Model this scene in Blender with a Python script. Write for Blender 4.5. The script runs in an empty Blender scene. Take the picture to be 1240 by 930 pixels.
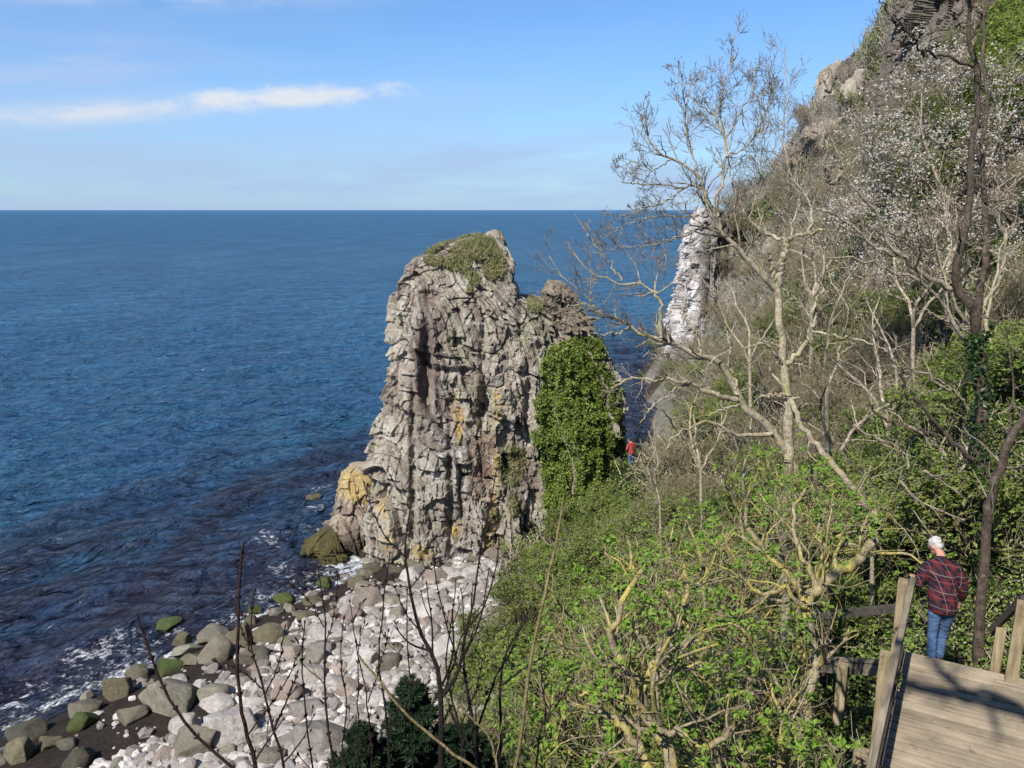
import bpy, bmesh, math, random
import numpy as np
from mathutils import Vector, Matrix

rng = np.random.default_rng(7)
random.seed(7)
SC = bpy.context.scene
COL = SC.collection

# ------------------------------------------------------------------ camera frame (photo 1240 x 930)
F = 1003.0
CZ = 19.0
PITCH = math.atan((465 - 254) / F)
CP, SP = math.cos(PITCH), math.sin(PITCH)

def P(px, py, t):
    u = (px - 620) / F; v = (465 - py) / F
    return np.array([t * u, t * (CP + v * SP), CZ + t * (-SP + v * CP)])

def proj(p):
    p = np.asarray(p, float)
    x = p[..., 0]; y = p[..., 1]; z = p[..., 2] - CZ
    d = y * CP - z * SP
    up = y * SP + z * CP
    d = np.where(d < 0.05, 0.05, d)
    return 620 + F * x / d, 465 - F * up / d, d

# ------------------------------------------------------------------ noise
def _hash(ix, iy, iz, seed):
    h = (ix.astype(np.int64) * 374761393 + iy.astype(np.int64) * 668265263 + iz.astype(np.int64) * 2147483647 + seed * 1274126177) & 0xFFFFFFFF
    h = ((h ^ (h >> 13)) * 1274126177) & 0xFFFFFFFF
    h = ((h ^ (h >> 16)) * 2246822519) & 0xFFFFFFFF
    h = h ^ (h >> 13)
    return (h & 0xFFFFFF) / float(0xFFFFFF)

def vnoise(p, seed=0):
    p = np.asarray(p, float)
    i = np.floor(p).astype(np.int64); f = p - i
    f = f * f * (3 - 2 * f)
    out = 0
    for dx in (0, 1):
        wx = f[..., 0] if dx else 1 - f[..., 0]
        for dy in (0, 1):
            wy = f[..., 1] if dy else 1 - f[..., 1]
            for dz in (0, 1):
                wz = f[..., 2] if dz else 1 - f[..., 2]
                out = out + wx * wy * wz * _hash(i[..., 0] + dx, i[..., 1] + dy, i[..., 2] + dz, seed)
    return out

def fbm(p, o=4, seed=0, g=0.5):
    p = np.asarray(p, float); a = 1; s = 0; n = 0
    for k in range(o):
        s = s + a * vnoise(p * 2 ** k + 17.3 * k, seed + k); n += a; a *= g
    return s / n

def cell(p, seed=0, jit=0.9):
    p = np.asarray(p, float)
    i = np.floor(p).astype(np.int64)
    f1 = np.full(p.shape[:-1], 9.0); f2 = f1.copy(); idv = np.zeros(p.shape[:-1]); til = np.zeros(p.shape[:-1])
    for dx in (-1, 0, 1):
        for dy in (-1, 0, 1):
            for dz in (-1, 0, 1):
                cx, cy, cz = i[..., 0] + dx, i[..., 1] + dy, i[..., 2] + dz
                qx = cx + 0.5 + jit * (_hash(cx, cy, cz, seed) - .5)
                qy = cy + 0.5 + jit * (_hash(cx, cy, cz, seed + 1) - .5)
                qz = cz + 0.5 + jit * (_hash(cx, cy, cz, seed + 2) - .5)
                d = (np.abs(qx - p[..., 0]) ** 5 + np.abs(qy - p[..., 1]) ** 5 + np.abs(qz - p[..., 2]) ** 5) ** .4
                hv = _hash(cx, cy, cz, seed + 3)
                m1 = d < f1
                f2 = np.where(m1, f1, np.minimum(f2, d))
                idv = np.where(m1, hv, idv)
                tl = (np.modf(hv * 37.7)[0] - .5) * (p[..., 0] - qx) + (np.modf(hv * 91.3)[0] - .5) * (p[..., 1] - qy) + (np.modf(hv * 57.1)[0] - .5) * 1.3 * (p[..., 2] - qz)
                til = np.where(m1, tl, til)
                f1 = np.where(m1, d, f1)
    return np.sqrt(f1), np.sqrt(f2), idv, til

def cell1(x, other, seed):
    i = np.floor(x).astype(np.int64); f1 = np.full(x.shape, 9.); f2 = f1.copy(); ci = i.copy(); dl = np.zeros(x.shape)
    for k in (-1, 0, 1):
        c = i + k; q = c + .5 + .8 * (_hash(c, other, c * 0, seed) - .5); d = np.abs(x - q); m = d < f1
        f2 = np.where(m, f1, np.minimum(f2, d)); ci = np.where(m, c, ci); dl = np.where(m, x - q, dl); f1 = np.where(m, d, f1)
    return f2 - f1, ci, dl

def blocks(sc, z, w, h, seed):
    """rectangular jointing: columns along sc, split into blocks along z; offset, id and crack strength"""
    e1, ci, ds = cell1(sc / w, (sc * 0).astype(np.int64), seed)
    e2, ri, dz = cell1(z / h + .37 * ci, ci, seed + 7)
    r = _hash(ci, ri, ci * 0 + 3, seed + 11)
    v = (r - .5) + (_hash(ci, ri, ci * 0 + 5, seed) - .5) * 1.1 * ds + (_hash(ci, ri, ci * 0 + 9, seed) - .5) * 1.1 * dz
    return v, r, np.maximum(np.exp(-(e1 / .05) ** 2), np.exp(-(e2 / .035) ** 2) * .7)

def sstep(a, b, x):
    t = np.clip((x - a) / (b - a), 0, 1)
    return t * t * (3 - 2 * t)

def inpoly(px, py, poly):
    r = np.zeros(np.shape(px), bool); n = len(poly)
    for i in range(n):
        x1, y1 = poly[i]; x2, y2 = poly[(i + 1) % n]
        c = ((y1 > py) != (y2 > py)) & (px < (x2 - x1) * (py - y1) / ((y2 - y1) if y2 != y1 else 1e-9) + x1)
        r ^= c
    return r

# ------------------------------------------------------------------ objects
def link(name, me, mat=None, parent=None):
    o = bpy.data.objects.new(name, me)
    COL.objects.link(o)
    for m in (mat if isinstance(mat, (list, tuple)) else [mat]):
        if m is not None and me is not None: me.materials.append(m)
    if parent is not None: o.parent = parent
    return o

def mesh_np(name, V, faces, smooth=False, col=None, fl=None, midx=None):
    """faces: array (n,k) or a list of such arrays"""
    V = np.ascontiguousarray(V, np.float32)
    if not isinstance(faces, list): faces = [faces]
    faces = [np.asarray(f, np.int32) for f in faces if len(f)]
    me = bpy.data.meshes.new(name)
    me.vertices.add(len(V)); me.vertices.foreach_set('co', V.ravel())
    nl = sum(f.size for f in faces); npoly = sum(len(f) for f in faces)
    me.loops.add(nl); me.polygons.add(npoly)
    me.loops.foreach_set('vertex_index', np.concatenate([f.ravel() for f in faces]))
    st = []; c = 0
    for f in faces:
        st.append(c + np.arange(len(f)) * f.shape[1]); c += f.size
    me.polygons.foreach_set('loop_start', np.concatenate(st).astype(np.int32))
    if midx is not None: me.polygons.foreach_set('material_index', np.asarray(midx, np.int32))
    me.polygons.foreach_set('use_smooth', np.full(npoly, bool(smooth)))
    me.update(calc_edges=True)
    if col is not None:
        a = me.color_attributes.new('Col', 'FLOAT_COLOR', 'POINT')
        c4 = np.ones((len(V), 4), np.float32); c4[:, :3] = col
        a.data.foreach_set('color', c4.ravel())
    for k, v in (fl or {}).items():
        a = me.attributes.new(k, 'FLOAT', 'POINT'); a.data.foreach_set('value', np.asarray(v, np.float32))
    return me

def empty(name, loc, label=None, cat=None, group=None):
    o = bpy.data.objects.new(name, None); COL.objects.link(o)
    o.location = tuple(float(v) for v in loc); o.empty_display_size = 0.2
    if label: tag(o, label, cat, group)
    return o

def tag(o, label=None, cat=None, group=None, kind=None):
    if label: o['label'] = label
    if cat: o['category'] = cat
    if group: o['group'] = group
    if kind: o['kind'] = kind
    return o

# ------------------------------------------------------------------ materials
class NT:
    def __init__(s, name, world=None):
        if world is None:
            s.m = bpy.data.materials.new(name); s.m.use_nodes = True; s.t = s.m.node_tree
        else:
            s.m = world; s.t = world.node_tree
        s.t.nodes.clear()
    def n(s, typ, **kw):
        nd = s.t.nodes.new('ShaderNode' + typ)
        for k, v in kw.items():
            if isinstance(k, str) and k.startswith('i_'):
                s.set(nd.inputs[k[2:].replace('_', ' ')], v)
            else: setattr(nd, k, v)
        return nd
    def set(s, inp, v):
        if isinstance(v, bpy.types.NodeSocket): s.t.links.new(v, inp)
        elif isinstance(v, bpy.types.Node): s.t.links.new(v.outputs[0], inp)
        else: inp.default_value = v
    def math(s, op, a, b=0.0, clamp=False):
        nd = s.t.nodes.new('ShaderNodeMath'); nd.operation = op; nd.use_clamp = clamp
        s.set(nd.inputs[0], a); s.set(nd.inputs[1], b); return nd.outputs[0]
    def noise(s, vec=None, scale=5., detail=4., rough=.55, out='Fac', dist=0.):
        nd = s.t.nodes.new('ShaderNodeTexNoise'); nd.inputs['Scale'].default_value = scale
        nd.inputs['Detail'].default_value = detail; nd.inputs['Roughness'].default_value = rough; nd.inputs['Distortion'].default_value = dist
        if vec is not None: s.set(nd.inputs['Vector'], vec)
        return nd.outputs[out]
    def ramp(s, fac, stops, interp='LINEAR'):
        nd = s.t.nodes.new('ShaderNodeValToRGB'); cr = nd.color_ramp; cr.interpolation = interp
        while len(cr.elements) < len(stops): cr.elements.new(0.5)
        for e, (p_, c) in zip(cr.elements, stops):
            e.position = p_; e.color = (c if len(c) == 4 else (*c, 1)) if hasattr(c, '__len__') else (c, c, c, 1)
        s.set(nd.inputs[0], fac); return nd.outputs[0]
    def mix(s, fac, a, b, blend='MIX'):
        nd = s.t.nodes.new('ShaderNodeMix'); nd.data_type = 'RGBA'; nd.blend_type = blend
        s.set(nd.inputs[0], fac)
        for i, v in ((6, a), (7, b)):
            if isinstance(v, (tuple, list)) and len(v) == 3: v = (*v, 1)
            s.set(nd.inputs[i], v)
        return nd.outputs[2]
    def coord(s, out='Object'):
        return s.t.nodes.new('ShaderNodeTexCoord').outputs[out]
    def mapping(s, vec, scale=(1, 1, 1), rot=(0, 0, 0), loc=(0, 0, 0)):
        nd = s.t.nodes.new('ShaderNodeMapping'); s.set(nd.inputs[0], vec)
        nd.inputs['Scale'].default_value = scale; nd.inputs['Rotation'].default_value = rot; nd.inputs['Location'].default_value = loc
        return nd.outputs[0]
    def bump(s, h, strength=.5, dist=.05, normal=None):
        nd = s.t.nodes.new('ShaderNodeBump'); nd.inputs['Strength'].default_value = strength; nd.inputs['Distance'].default_value = dist
        s.set(nd.inputs['Height'], h)
        if normal is not None: s.set(nd.inputs['Normal'], normal)
        return nd.outputs[0]
    def attr(s, name, out='Color'):
        nd = s.t.nodes.new('ShaderNodeAttribute'); nd.attribute_name = name; return nd.outputs[out]
    def island(s):
        return s.t.nodes.new('ShaderNodeNewGeometry').outputs['Random Per Island']
    def out(s, sh):
        o = s.t.nodes.new('ShaderNodeOutputMaterial'); s.t.links.new(sh, o.inputs[0]); return s.m
    def alb(s, c, k=.82):
        if isinstance(c, tuple): return tuple(v * k for v in c[:3])
        return s.mix(1., c, (k, k, k, 1), 'MULTIPLY')
    def princ(s, color, rough=.8, normal=None, spec=.3, **kw):
        color = s.alb(color)
        b = s.t.nodes.new('ShaderNodeBsdfPrincipled')
        if isinstance(color, tuple) and len(color) == 3: color = (*color, 1)
        s.set(b.inputs['Base Color'], color); s.set(b.inputs['Roughness'], rough); s.set(b.inputs['Specular IOR Level'], spec)
        if normal is not None: s.set(b.inputs['Normal'], normal)
        for k, v in kw.items(): s.set(b.inputs[k.replace('_', ' ')], v)
        return b.outputs[0]

def mat_leaf(name, cols, trans=.35, attr=False, rough=.55):
    t = NT(name)
    c = t.ramp(t.island(), [(i / max(1, len(cols) - 1), c) for i, c in enumerate(cols)])
    if attr: c = t.mix(1.0, t.attr('Col'), t.ramp(t.island(), [(0, .75), (1, 1.3)]), 'MULTIPLY')
    p = t.princ(c, rough, spec=.25)
    tr = t.n('BsdfTranslucent'); t.set(tr.inputs[0], t.alb(c))
    mx = t.n('MixShader'); mx.inputs[0].default_value = trans
    t.t.links.new(p, mx.inputs[1]); t.t.links.new(tr.outputs[0], mx.inputs[2])
    return t.out(mx.outputs[0])

def mat_bark(name, c0, c1, lichen=None, lf=.55, scale=1., rough=.85):
    t = NT(name); co = t.coord('Object')
    n1 = t.noise(co, 9 * scale, 5, .65)
    c = t.ramp(n1, [(.3, c0), (.7, c1)])
    if lichen is not None:
        n2 = t.noise(co, 2.3 * scale, 5, .7)
        c = t.mix(t.ramp(n2, [(lf - .03, 0.), (lf + .05, 1.)]), c, t.ramp(n1, [(.3, tuple(v * .7 for v in lichen)), (.7, lichen)]))
    nb = t.noise(t.mapping(co, (1, 1, .5)), 26 * scale, 5, .75)
    c = t.mix(1., c, t.ramp(t.noise(co, 22 * scale, 4, .7), [(.35, .55), (.5, 1.), (.7, 1.15)]), 'MULTIPLY')
    return t.out(t.princ(c, rough, t.bump(nb, 1., .035), spec=.2))

def mat_rock(name, bump=.6, scale=1., spec=.25):
    t = NT(name); co = t.coord('Object')
    n = t.noise(co, 3.5 * scale, 8, .7); n2 = t.noise(co, 14 * scale, 6, .75)
    c = t.mix(1., t.attr('Col'), t.ramp(n, [(.25, .55), (.5, 1.), (.75, 1.35)]), 'MULTIPLY')
    c = t.mix(1., c, t.ramp(n2, [(.3, .65), (.5, 1.), (.7, 1.2)]), 'MULTIPLY')
    return t.out(t.princ(c, .9, t.bump(n2, bump, .12 / scale), spec=spec))

SUN_AZ = math.atan2(-.54, -.84); SUN_EL = math.radians(46)
M = {}
M['rock'] = mat_rock('layered_rock', .9, 1.2)
M['cliff'] = mat_rock('pale_cliff_rock', .8, .5)
M['undergrowth'] = mat_leaf('undergrowth_leaf', [(1, 1, 1)], .22, attr=True)
M['ivy'] = mat_leaf('ivy_leaf', [(.05, .075, .014), (.11, .155, .024), (.18, .245, .036), (.25, .33, .055), (.09, .11, .025), (.16, .20, .04)], .25)
M['ivy_dark'] = mat_leaf('dark_ivy_leaf', [(.012, .028, .008), (.025, .055, .012), (.05, .09, .02)], .2, rough=.4)
M['elder_leaf'] = mat_leaf('elder_leaf', [(.09, .17, .018), (.15, .27, .03), (.24, .37, .055), (.15, .20, .035)], .4)
M['shrub_leaf'] = mat_leaf('shrub_leaf', [(.085, .125, .02), (.14, .20, .035), (.21, .27, .055), (.19, .19, .07)], .35)
M['conifer'] = mat_leaf('conifer_needle', [(.008, .02, .008), (.015, .035, .012), (.025, .05, .018)], .15)  # dark green needles, with the foreground shade put into the colour
M['grass'] = mat_leaf('clifftop_grass', [(.09, .12, .03), (.16, .17, .06), (.34, .29, .17), (.24, .21, .10), (.10, .15, .03)], .3)
M['blossom'] = mat_leaf('white_blossom', [(.46, .42, .36), (.64, .59, .52), (.5, .45, .40)], .3)
M['ash_bark'] = mat_bark('ash_bark', (.19, .155, .10), (.52, .455, .33), (.40, .34, .14), .58)
M['ash_twig'] = mat_bark('ash_twig', (.15, .125, .10), (.33, .28, .22))
M['dark_bark'] = mat_bark('dark_bark', (.04, .03, .023), (.15, .115, .085), (.24, .20, .16), .62)
M['pale_bark'] = mat_bark('pale_branch_bark', (.17, .13, .09), (.55, .47, .36), (.38, .33, .16), .62)
M['elder_bark'] = mat_bark('elder_bark', (.17, .135, .08), (.48, .41, .27), (.48, .40, .12), .50)
M['elder_twig'] = mat_bark('elder_twig', (.09, .07, .04), (.48, .40, .25), (.46, .38, .12), .56)
M['scrub_twig'] = mat_bark('scrub_twig', (.14, .112, .068), (.42, .355, .225))
M['red_stem'] = mat_bark('red_brown_stem', (.016, .007, .006), (.045, .02, .017))  # red-brown bark, coloured darker to stand in for foreground shade
M['shaded_stem'] = mat_bark('dark_stem', (.008, .006, .006), (.028, .02, .017))  # near-black bark: foreground shade is carried by the colour
M['tan_stem'] = mat_bark('tan_stalk', (.14, .11, .045), (.27, .22, .10), rough=.6)
M['bud'] = mat_bark('bud', (.02, .008, .01), (.06, .025, .025))

def mat_ground():
    t = NT('slope_earth'); co = t.coord('Object')
    c = t.mix(1., t.attr('Col'), t.ramp(t.noise(co, 1.7, 8, .7), [(.3, .55), (.7, 1.35)]), 'MULTIPLY')
    return t.out(t.princ(c, .95, t.bump(t.noise(co, 6, 8, .75), 1., .25), spec=.15))
M['ground'] = mat_ground()

DZ = CZ - 5.75
HD = np.array([.497, .868, 0.]); SDV = np.array([.868, -.497, 0.])     # along / across the walkway
FAR = P(1098, 788, 1) - np.array([0, 0, CZ]); FAR = FAR * (5.75 / -FAR[2]) + np.array([0, 0, CZ])

# ------------------------------------------------------------------ terrain
SHORE = np.array([(-45, -6), (-33, 9), (-25, 20.5), (-19.5, 28.4), (-14.6, 35.2), (-9.6, 41.2), (-7.5, 46), (-3, 52), (4, 53.5), (9, 56), (12.5, 66), (14, 78), (15.5, 90), (18, 101), (34, 112), (70, 125)], float)

def shore_dist(x, y):
    """signed: positive on the land side"""
    x = np.asarray(x, float); y = np.asarray(y, float)
    best = np.full(x.shape, 1e9); sg = np.ones(x.shape)
    for (ax, ay), (bx, by) in zip(SHORE[:-1], SHORE[1:]):
        dx, dy = bx - ax, by - ay
        u = np.clip(((x - ax) * dx + (y - ay) * dy) / (dx * dx + dy * dy), 0, 1)
        d = np.hypot(x - ax - u * dx, y - ay - u * dy)
        s = np.where((x - ax) * dy - (y - ay) * dx > 0, 1, -1)
        m = d < best
        best = np.where(m, d, best); sg = np.where(m, s, sg)
    return best * sg

CTRL = [(0, 0, 16.9), (0, -12, 20), (-12, -8, 17), (0, 2.5, 15.2), (0, 5, 13.2), (0, 10, 9.6), (0, 15, 6.6), (0, 20, 4.4), (0.5, 26, 3.2), (2, 7, 11.8), (3, 3.5, 14.0),
        (4.2, 8.2, 12.2), (6, 11, 11.3), (7.5, 12.5, 11.9), (9.5, 13.5, 14.0), (12, 13, 17), (16, 13, 21.5), (22, 10, 27), (10, 5, 16), (15, 0, 21), (8, 0, 18.5), (25, -8, 30),
        (4, 16, 8.6), (8, 18, 11.8), (12, 20, 15), (5, 22, 7.2), (9, 27, 9.0), (4.2, 28.5, 5.6), (7, 35, 5.3), (3, 36, 3.4), (6.5, 44.6, 4.9), (8.3, 48, 4.0), (4.5, 44.5, 3.6), (11.2, 39, 8.0), (16, 40, 12.5), (22, 45, 21),
        (28, 48, 30), (40, 50, 44), (60, 50, 60), (13.2, 58.5, 3.2), (9, 55, .6), (18, 66, 8.5), (20, 79.5, 6.8), (23.7, 86, 14.2), (27.2, 91, 22), (40, 93.5, 40.5), (19.5, 88, 10.5), (22.2, 87.5, 18.6), (21.5, 91, 17.0), (33, 93, 31.2), (25, 111, 3), (45, 115, 26),
        (60, 112, 45), (80, 95, 62), (33.5, 73.7, 28), (28.4, 77, 21.5), (28.5, 58, 29), (23, 41, 20), (15.2, 24.8, 14.8), (24, 25, 25), (35, 25, 36), (24.3, 42.5, 23.5), (15.3, 31.7, 12.5), (19, 32, 17), (60, 0, 60), (60, 25, 60), (100, 60, 75), (100, 0, 75), (100, 120, 60),
        (-9.8, 23.4, 1.7), (-4.6, 35.7, 1.3), (-1.2, 36.5, 1.7), (-14, 29, .75), (-3, 25, 2.6), (-6, 42.5, .2), (-2, 40, .5), (-4, 39.5, .45), (-15, 18, 1.6), (-20, 12, 1.6), (-8, 14, 4.4), (-12, 6, 7.5), (-5, 5, 11), (-4, 10, 8), (-4, 16, 4.6), (-22, 2, 4), (-25, -8, 10), (2, 46, 1.5), (-5, 31, 1.7), (-9, 30, 1.2),
        (-34, 25, -3), (-26, 40, -3.2), (-16, 50, -3.4), (-8, 60, -4), (2, 62, -4), (6, 75, -4), (8, 95, -5), (20, 120, -5), (-60, 60, -8), (-60, 0, -7), (-40, 110, -8), (50, 140, -6), (110, 160, -2), (-50, -20, -4)]
CTRL = np.array(CTRL + [(x, y, 0.0) for x, y in SHORE[1:-1]], float)

def _rbf():
    n = len(CTRL); c = CTRL
    d = np.hypot(c[:, None, 0] - c[None, :, 0], c[:, None, 1] - c[None, :, 1])
    A = np.zeros((n + 3, n + 3)); A[:n, :n] = -d + np.eye(n) * -0.02
    A[:n, n] = 1; A[:n, n + 1:] = c[:, :2]; A[n:, :n] = A[:n, n:].T
    b = np.zeros(n + 3); b[:n] = c[:, 2]
    return np.linalg.solve(A, b)
_W = _rbf()

def h_raw(x, y):
    x = np.asarray(x, float); y = np.asarray(y, float); n = len(CTRL)
    out = _W[n] + _W[n + 1] * x + _W[n + 2] * y
    for k in range(n):
        out = out - _W[k] * np.hypot(x - CTRL[k, 0], y - CTRL[k, 1])
    q = np.stack([x, y, 0 * x], -1)
    veg = sstep(1.6, 4.0, out)
    out = out + veg * ((fbm(q / 7, 4, 3) - .5) * 2.2 + (fbm(q / 1.6, 3, 9) - .5) * .5) * sstep(3, 14, np.hypot(x, y)) + (fbm(q / 2.5, 3, 5) - .5) * .25
    far = sstep(58, 70, np.hypot(x, y)) * veg * sstep(14, 20, x)
    if np.any(far > 0):
        _, _, a1, b1 = cell(np.stack([x / 4.2, y / 4.2, out / 5.], -1), 301); _, _, a2, b2 = cell(np.stack([x / 1.5, y / 1.5, out / 2.], -1), 302)
        out = out + far * ((a1 - .5 + b1) * 1.5 + (a2 - .5 + b2) * .7)
    sd = shore_dist(x, y)
    lim = np.where(sd < 1.4, (sd - 1.4) * .28, .16 * (sd - 1.4) + .055 * (sd - 1.4) ** 2) + (fbm(q / 2.2, 3, 8) - .5) * .3
    out = np.where((y < 46) & (x < 3) & (sd < 7), np.minimum(out, lim), out)
    return out

GX = np.concatenate([np.linspace(-60, -26, 40)[:-1], np.linspace(-26, 46, 361), np.linspace(46, 110, 50)[1:]])
GY = np.concatenate([np.linspace(-20, 4, 40)[:-1], np.linspace(4, 62, 300), np.linspace(62, 118, 180)[1:], np.linspace(118, 160, 20)[1:]])
_gx, _gy = np.meshgrid(GX, GY)
GZ = h_raw(_gx, _gy)

def H(x, y):
    x = np.asarray(x, float); y = np.asarray(y, float)
    i = np.clip(np.searchsorted(GX, x) - 1, 0, len(GX) - 2); j = np.clip(np.searchsorted(GY, y) - 1, 0, len(GY) - 2)
    fx = np.clip((x - GX[i]) / (GX[i + 1] - GX[i]), 0, 1); fy = np.clip((y - GY[j]) / (GY[j + 1] - GY[j]), 0, 1)
    return (GZ[j, i] * (1 - fx) + GZ[j, i + 1] * fx) * (1 - fy) + (GZ[j + 1, i] * (1 - fx) + GZ[j + 1, i + 1] * fx) * fy

def hit(px, py, zmin=-9.):
    """where the line of sight through a photo pixel meets the ground (or the water)"""
    t = np.concatenate([np.arange(3, 60, .1), np.arange(60, 140, .3)])
    u = (px - 620) / F; v = (465 - py) / F
    x = t * u; y = t * (CP + v * SP); z = CZ + t * (-SP + v * CP)
    g = np.maximum(H(x, y), zmin)
    k = np.argmax(z < g)
    return np.array([x[k], y[k], g[k]]), t[k]

def grid_faces(nr, nc, wrap=False):
    r = np.arange(nr - 1)[:, None]; c = np.arange(nc if wrap else nc - 1)[None, :]
    a = r * nc + c; b = r * nc + (c + 1) % nc
    return np.stack([a, b, b + nc, a + nc], -1).reshape(-1, 4)

def bare_rock(p):
    return sstep(.44, .55, fbm(p / np.array([5., 5., 6.]), 4, 88)) * sstep(56, 68, np.hypot(p[..., 0], p[..., 1]))

def green_mask(x, y, z):
    """1 = green ground cover, 0 = brown leafless scrub"""
    q = np.stack([x, y, z], -1)
    n = fbm(q / 6.5, 4, 21)
    d = np.hypot(x, y)
    bias = .12 * sstep(30, 14, d) + .10 * sstep(34, 24, d) * sstep(5, 9, x) + .05 * sstep(48, 40, d) + .09 * sstep(46, 38, d) * sstep(20, 26, d) * sstep(9, 5, x) - .05 * sstep(46, 70, d)
    return sstep(.47, .57, n + bias)

SAND = [(0, 940), (0, 885), (60, 860), (130, 842), (300, 848), (262, 872), (205, 893), (150, 918), (110, 940)]
def build_terrain():
    V = np.stack([_gx, _gy, GZ], -1).reshape(-1, 3)
    x, y, z = V.T
    sd = shore_dist(x, y)
    gm = green_mask(x, y, z)[:, None]
    q = V / 1.3
    earth = np.array([.06, .048, .03]) * (1 - gm) + np.array([.025, .03, .012]) * gm  # soil colour lowered so gaps between the plants read as deep shade
    rk = bare_rock(V)[:, None]; earth = earth * (1 - rk) + rk * (np.array([.23, .21, .175]) + .16 * (fbm(V / 1.1, 4, 99)[:, None] - .5))
    sand = np.array([.045, .034, .028])
    pale = np.array([.17, .14, .12])
    nb = fbm(V / 1.8, 4, 31)
    ppx, ppy, _ = proj(V)
    wet = (sstep(5.0, 7.8, sd + (nb - .5) * 6) * ~inpoly(ppx + (nb - .5) * 60, ppy + (nb - .5) * 40, SAND))[:, None]
    beach = sand * (1 - wet) + pale * wet
    bm = (sstep(3.6, 2.4, z + (nb - .5) * 1.2) * (y > 9) * (x < -.3) * (y < 50))[:, None]
    col = earth * (1 - bm) + beach * bm
    me = mesh_np('hillside', V, grid_faces(len(GY), len(GX)), True, col)
    tag(link('hillside', me, M['ground']), 'steep coastal slope falling to a stony beach', 'hillside', kind='structure')
build_terrain()

# ------------------------------------------------------------------ sea
def mat_sea():
    t = NT('sea_water'); co = t.coord('Object')
    dist = t.attr('dist', 'Fac'); shore = t.attr('shore', 'Fac')
    deep = t.ramp(t.noise(t.mapping(co, (.05, .02, 1)), 1., 3), [(.35, (.028, .096, .188)), (.7, (.038, .132, .238))])
    teal = t.ramp(t.noise(t.mapping(co, (.11, .11, 1), (0, 0, -.64)), 1., 4), [(.4, (.022, .060, .135)), (.65, (.024, .095, .165))])
    c = t.mix(t.ramp(t.math('DIVIDE', dist, 160.), [(.2, 0.), (1., 1.)]), teal, deep)
    kelp = t.noise(t.mapping(co, (.16, .045, 1), (0, 0, .64)), 1., 4, .6)
    km = t.math('MULTIPLY', t.ramp(kelp, [(.43, 0.), (.56, 1.)]), t.ramp(t.math('DIVIDE', shore, 40.), [(.0, 1.), (.35, .75), (.75, 0.)]))
    c = t.mix(km, c, (.018, .013, .016))
    nearm = t.ramp(t.math('DIVIDE', shore, 30.), [(0., .85), (.8, 0.)])
    c = t.mix(nearm, c, (.022, .020, .036))
    # foam
    f1 = t.noise(co, 1.35, 8, .72, dist=1.2); f2 = t.noise(co, 5., 6, .7, dist=.8)
    fr = t.math('ADD', t.math('MULTIPLY', f1, .65), t.math('MULTIPLY', f2, .35))
    fm = t.ramp(t.math('ADD', fr, t.math('MULTIPLY', t.math('SUBTRACT', t.attr('foam', 'Fac'), .5), .42)), [(.54, 0.), (.63, 1.)])
    c = t.mix(fm, c, (.52, .54, .56))
    rc = t.mapping(co, (1, 1, 1), (0, 0, .60))
    w1 = t.noise(t.mapping(rc, (1., .5, 1)), 2.4, 5, .65, dist=.6)
    w2 = t.noise(t.mapping(rc, (1., .5, 1)), .60, 4, .6, dist=.5)
    w3 = t.noise(t.mapping(rc, (1., .45, 1)), .13, 4, .62, dist=.5)
    nrm = t.bump(w1, 1., .5, t.bump(w2, 1., 3.2, t.bump(w3, 1., 9.0)))
    df = t.n('BsdfDiffuse'); t.set(df.inputs[0], c); t.set(df.inputs['Normal'], nrm)
    gl = t.n('BsdfGlossy'); gl.inputs['Roughness'].default_value = .12; t.set(gl.inputs['Normal'], nrm)
    fr_ = t.n('Fresnel'); fr_.inputs['IOR'].default_value = 1.5; t.set(fr_.inputs['Normal'], nrm)
    k_ = t.ramp(t.math('DIVIDE', dist, 600.), [(.05, 1.), (.25, .78), (1., .50)])
    fac = t.math('MULTIPLY', t.math('MULTIPLY', fr_.outputs[0], k_), t.math('SUBTRACT', 1., fm))
    mx = t.n('MixShader'); t.set(mx.inputs[0], fac); t.t.links.new(df.outputs[0], mx.inputs[1]); t.t.links.new(gl.outputs[0], mx.inputs[2])
    return t.out(mx.outputs[0])

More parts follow.
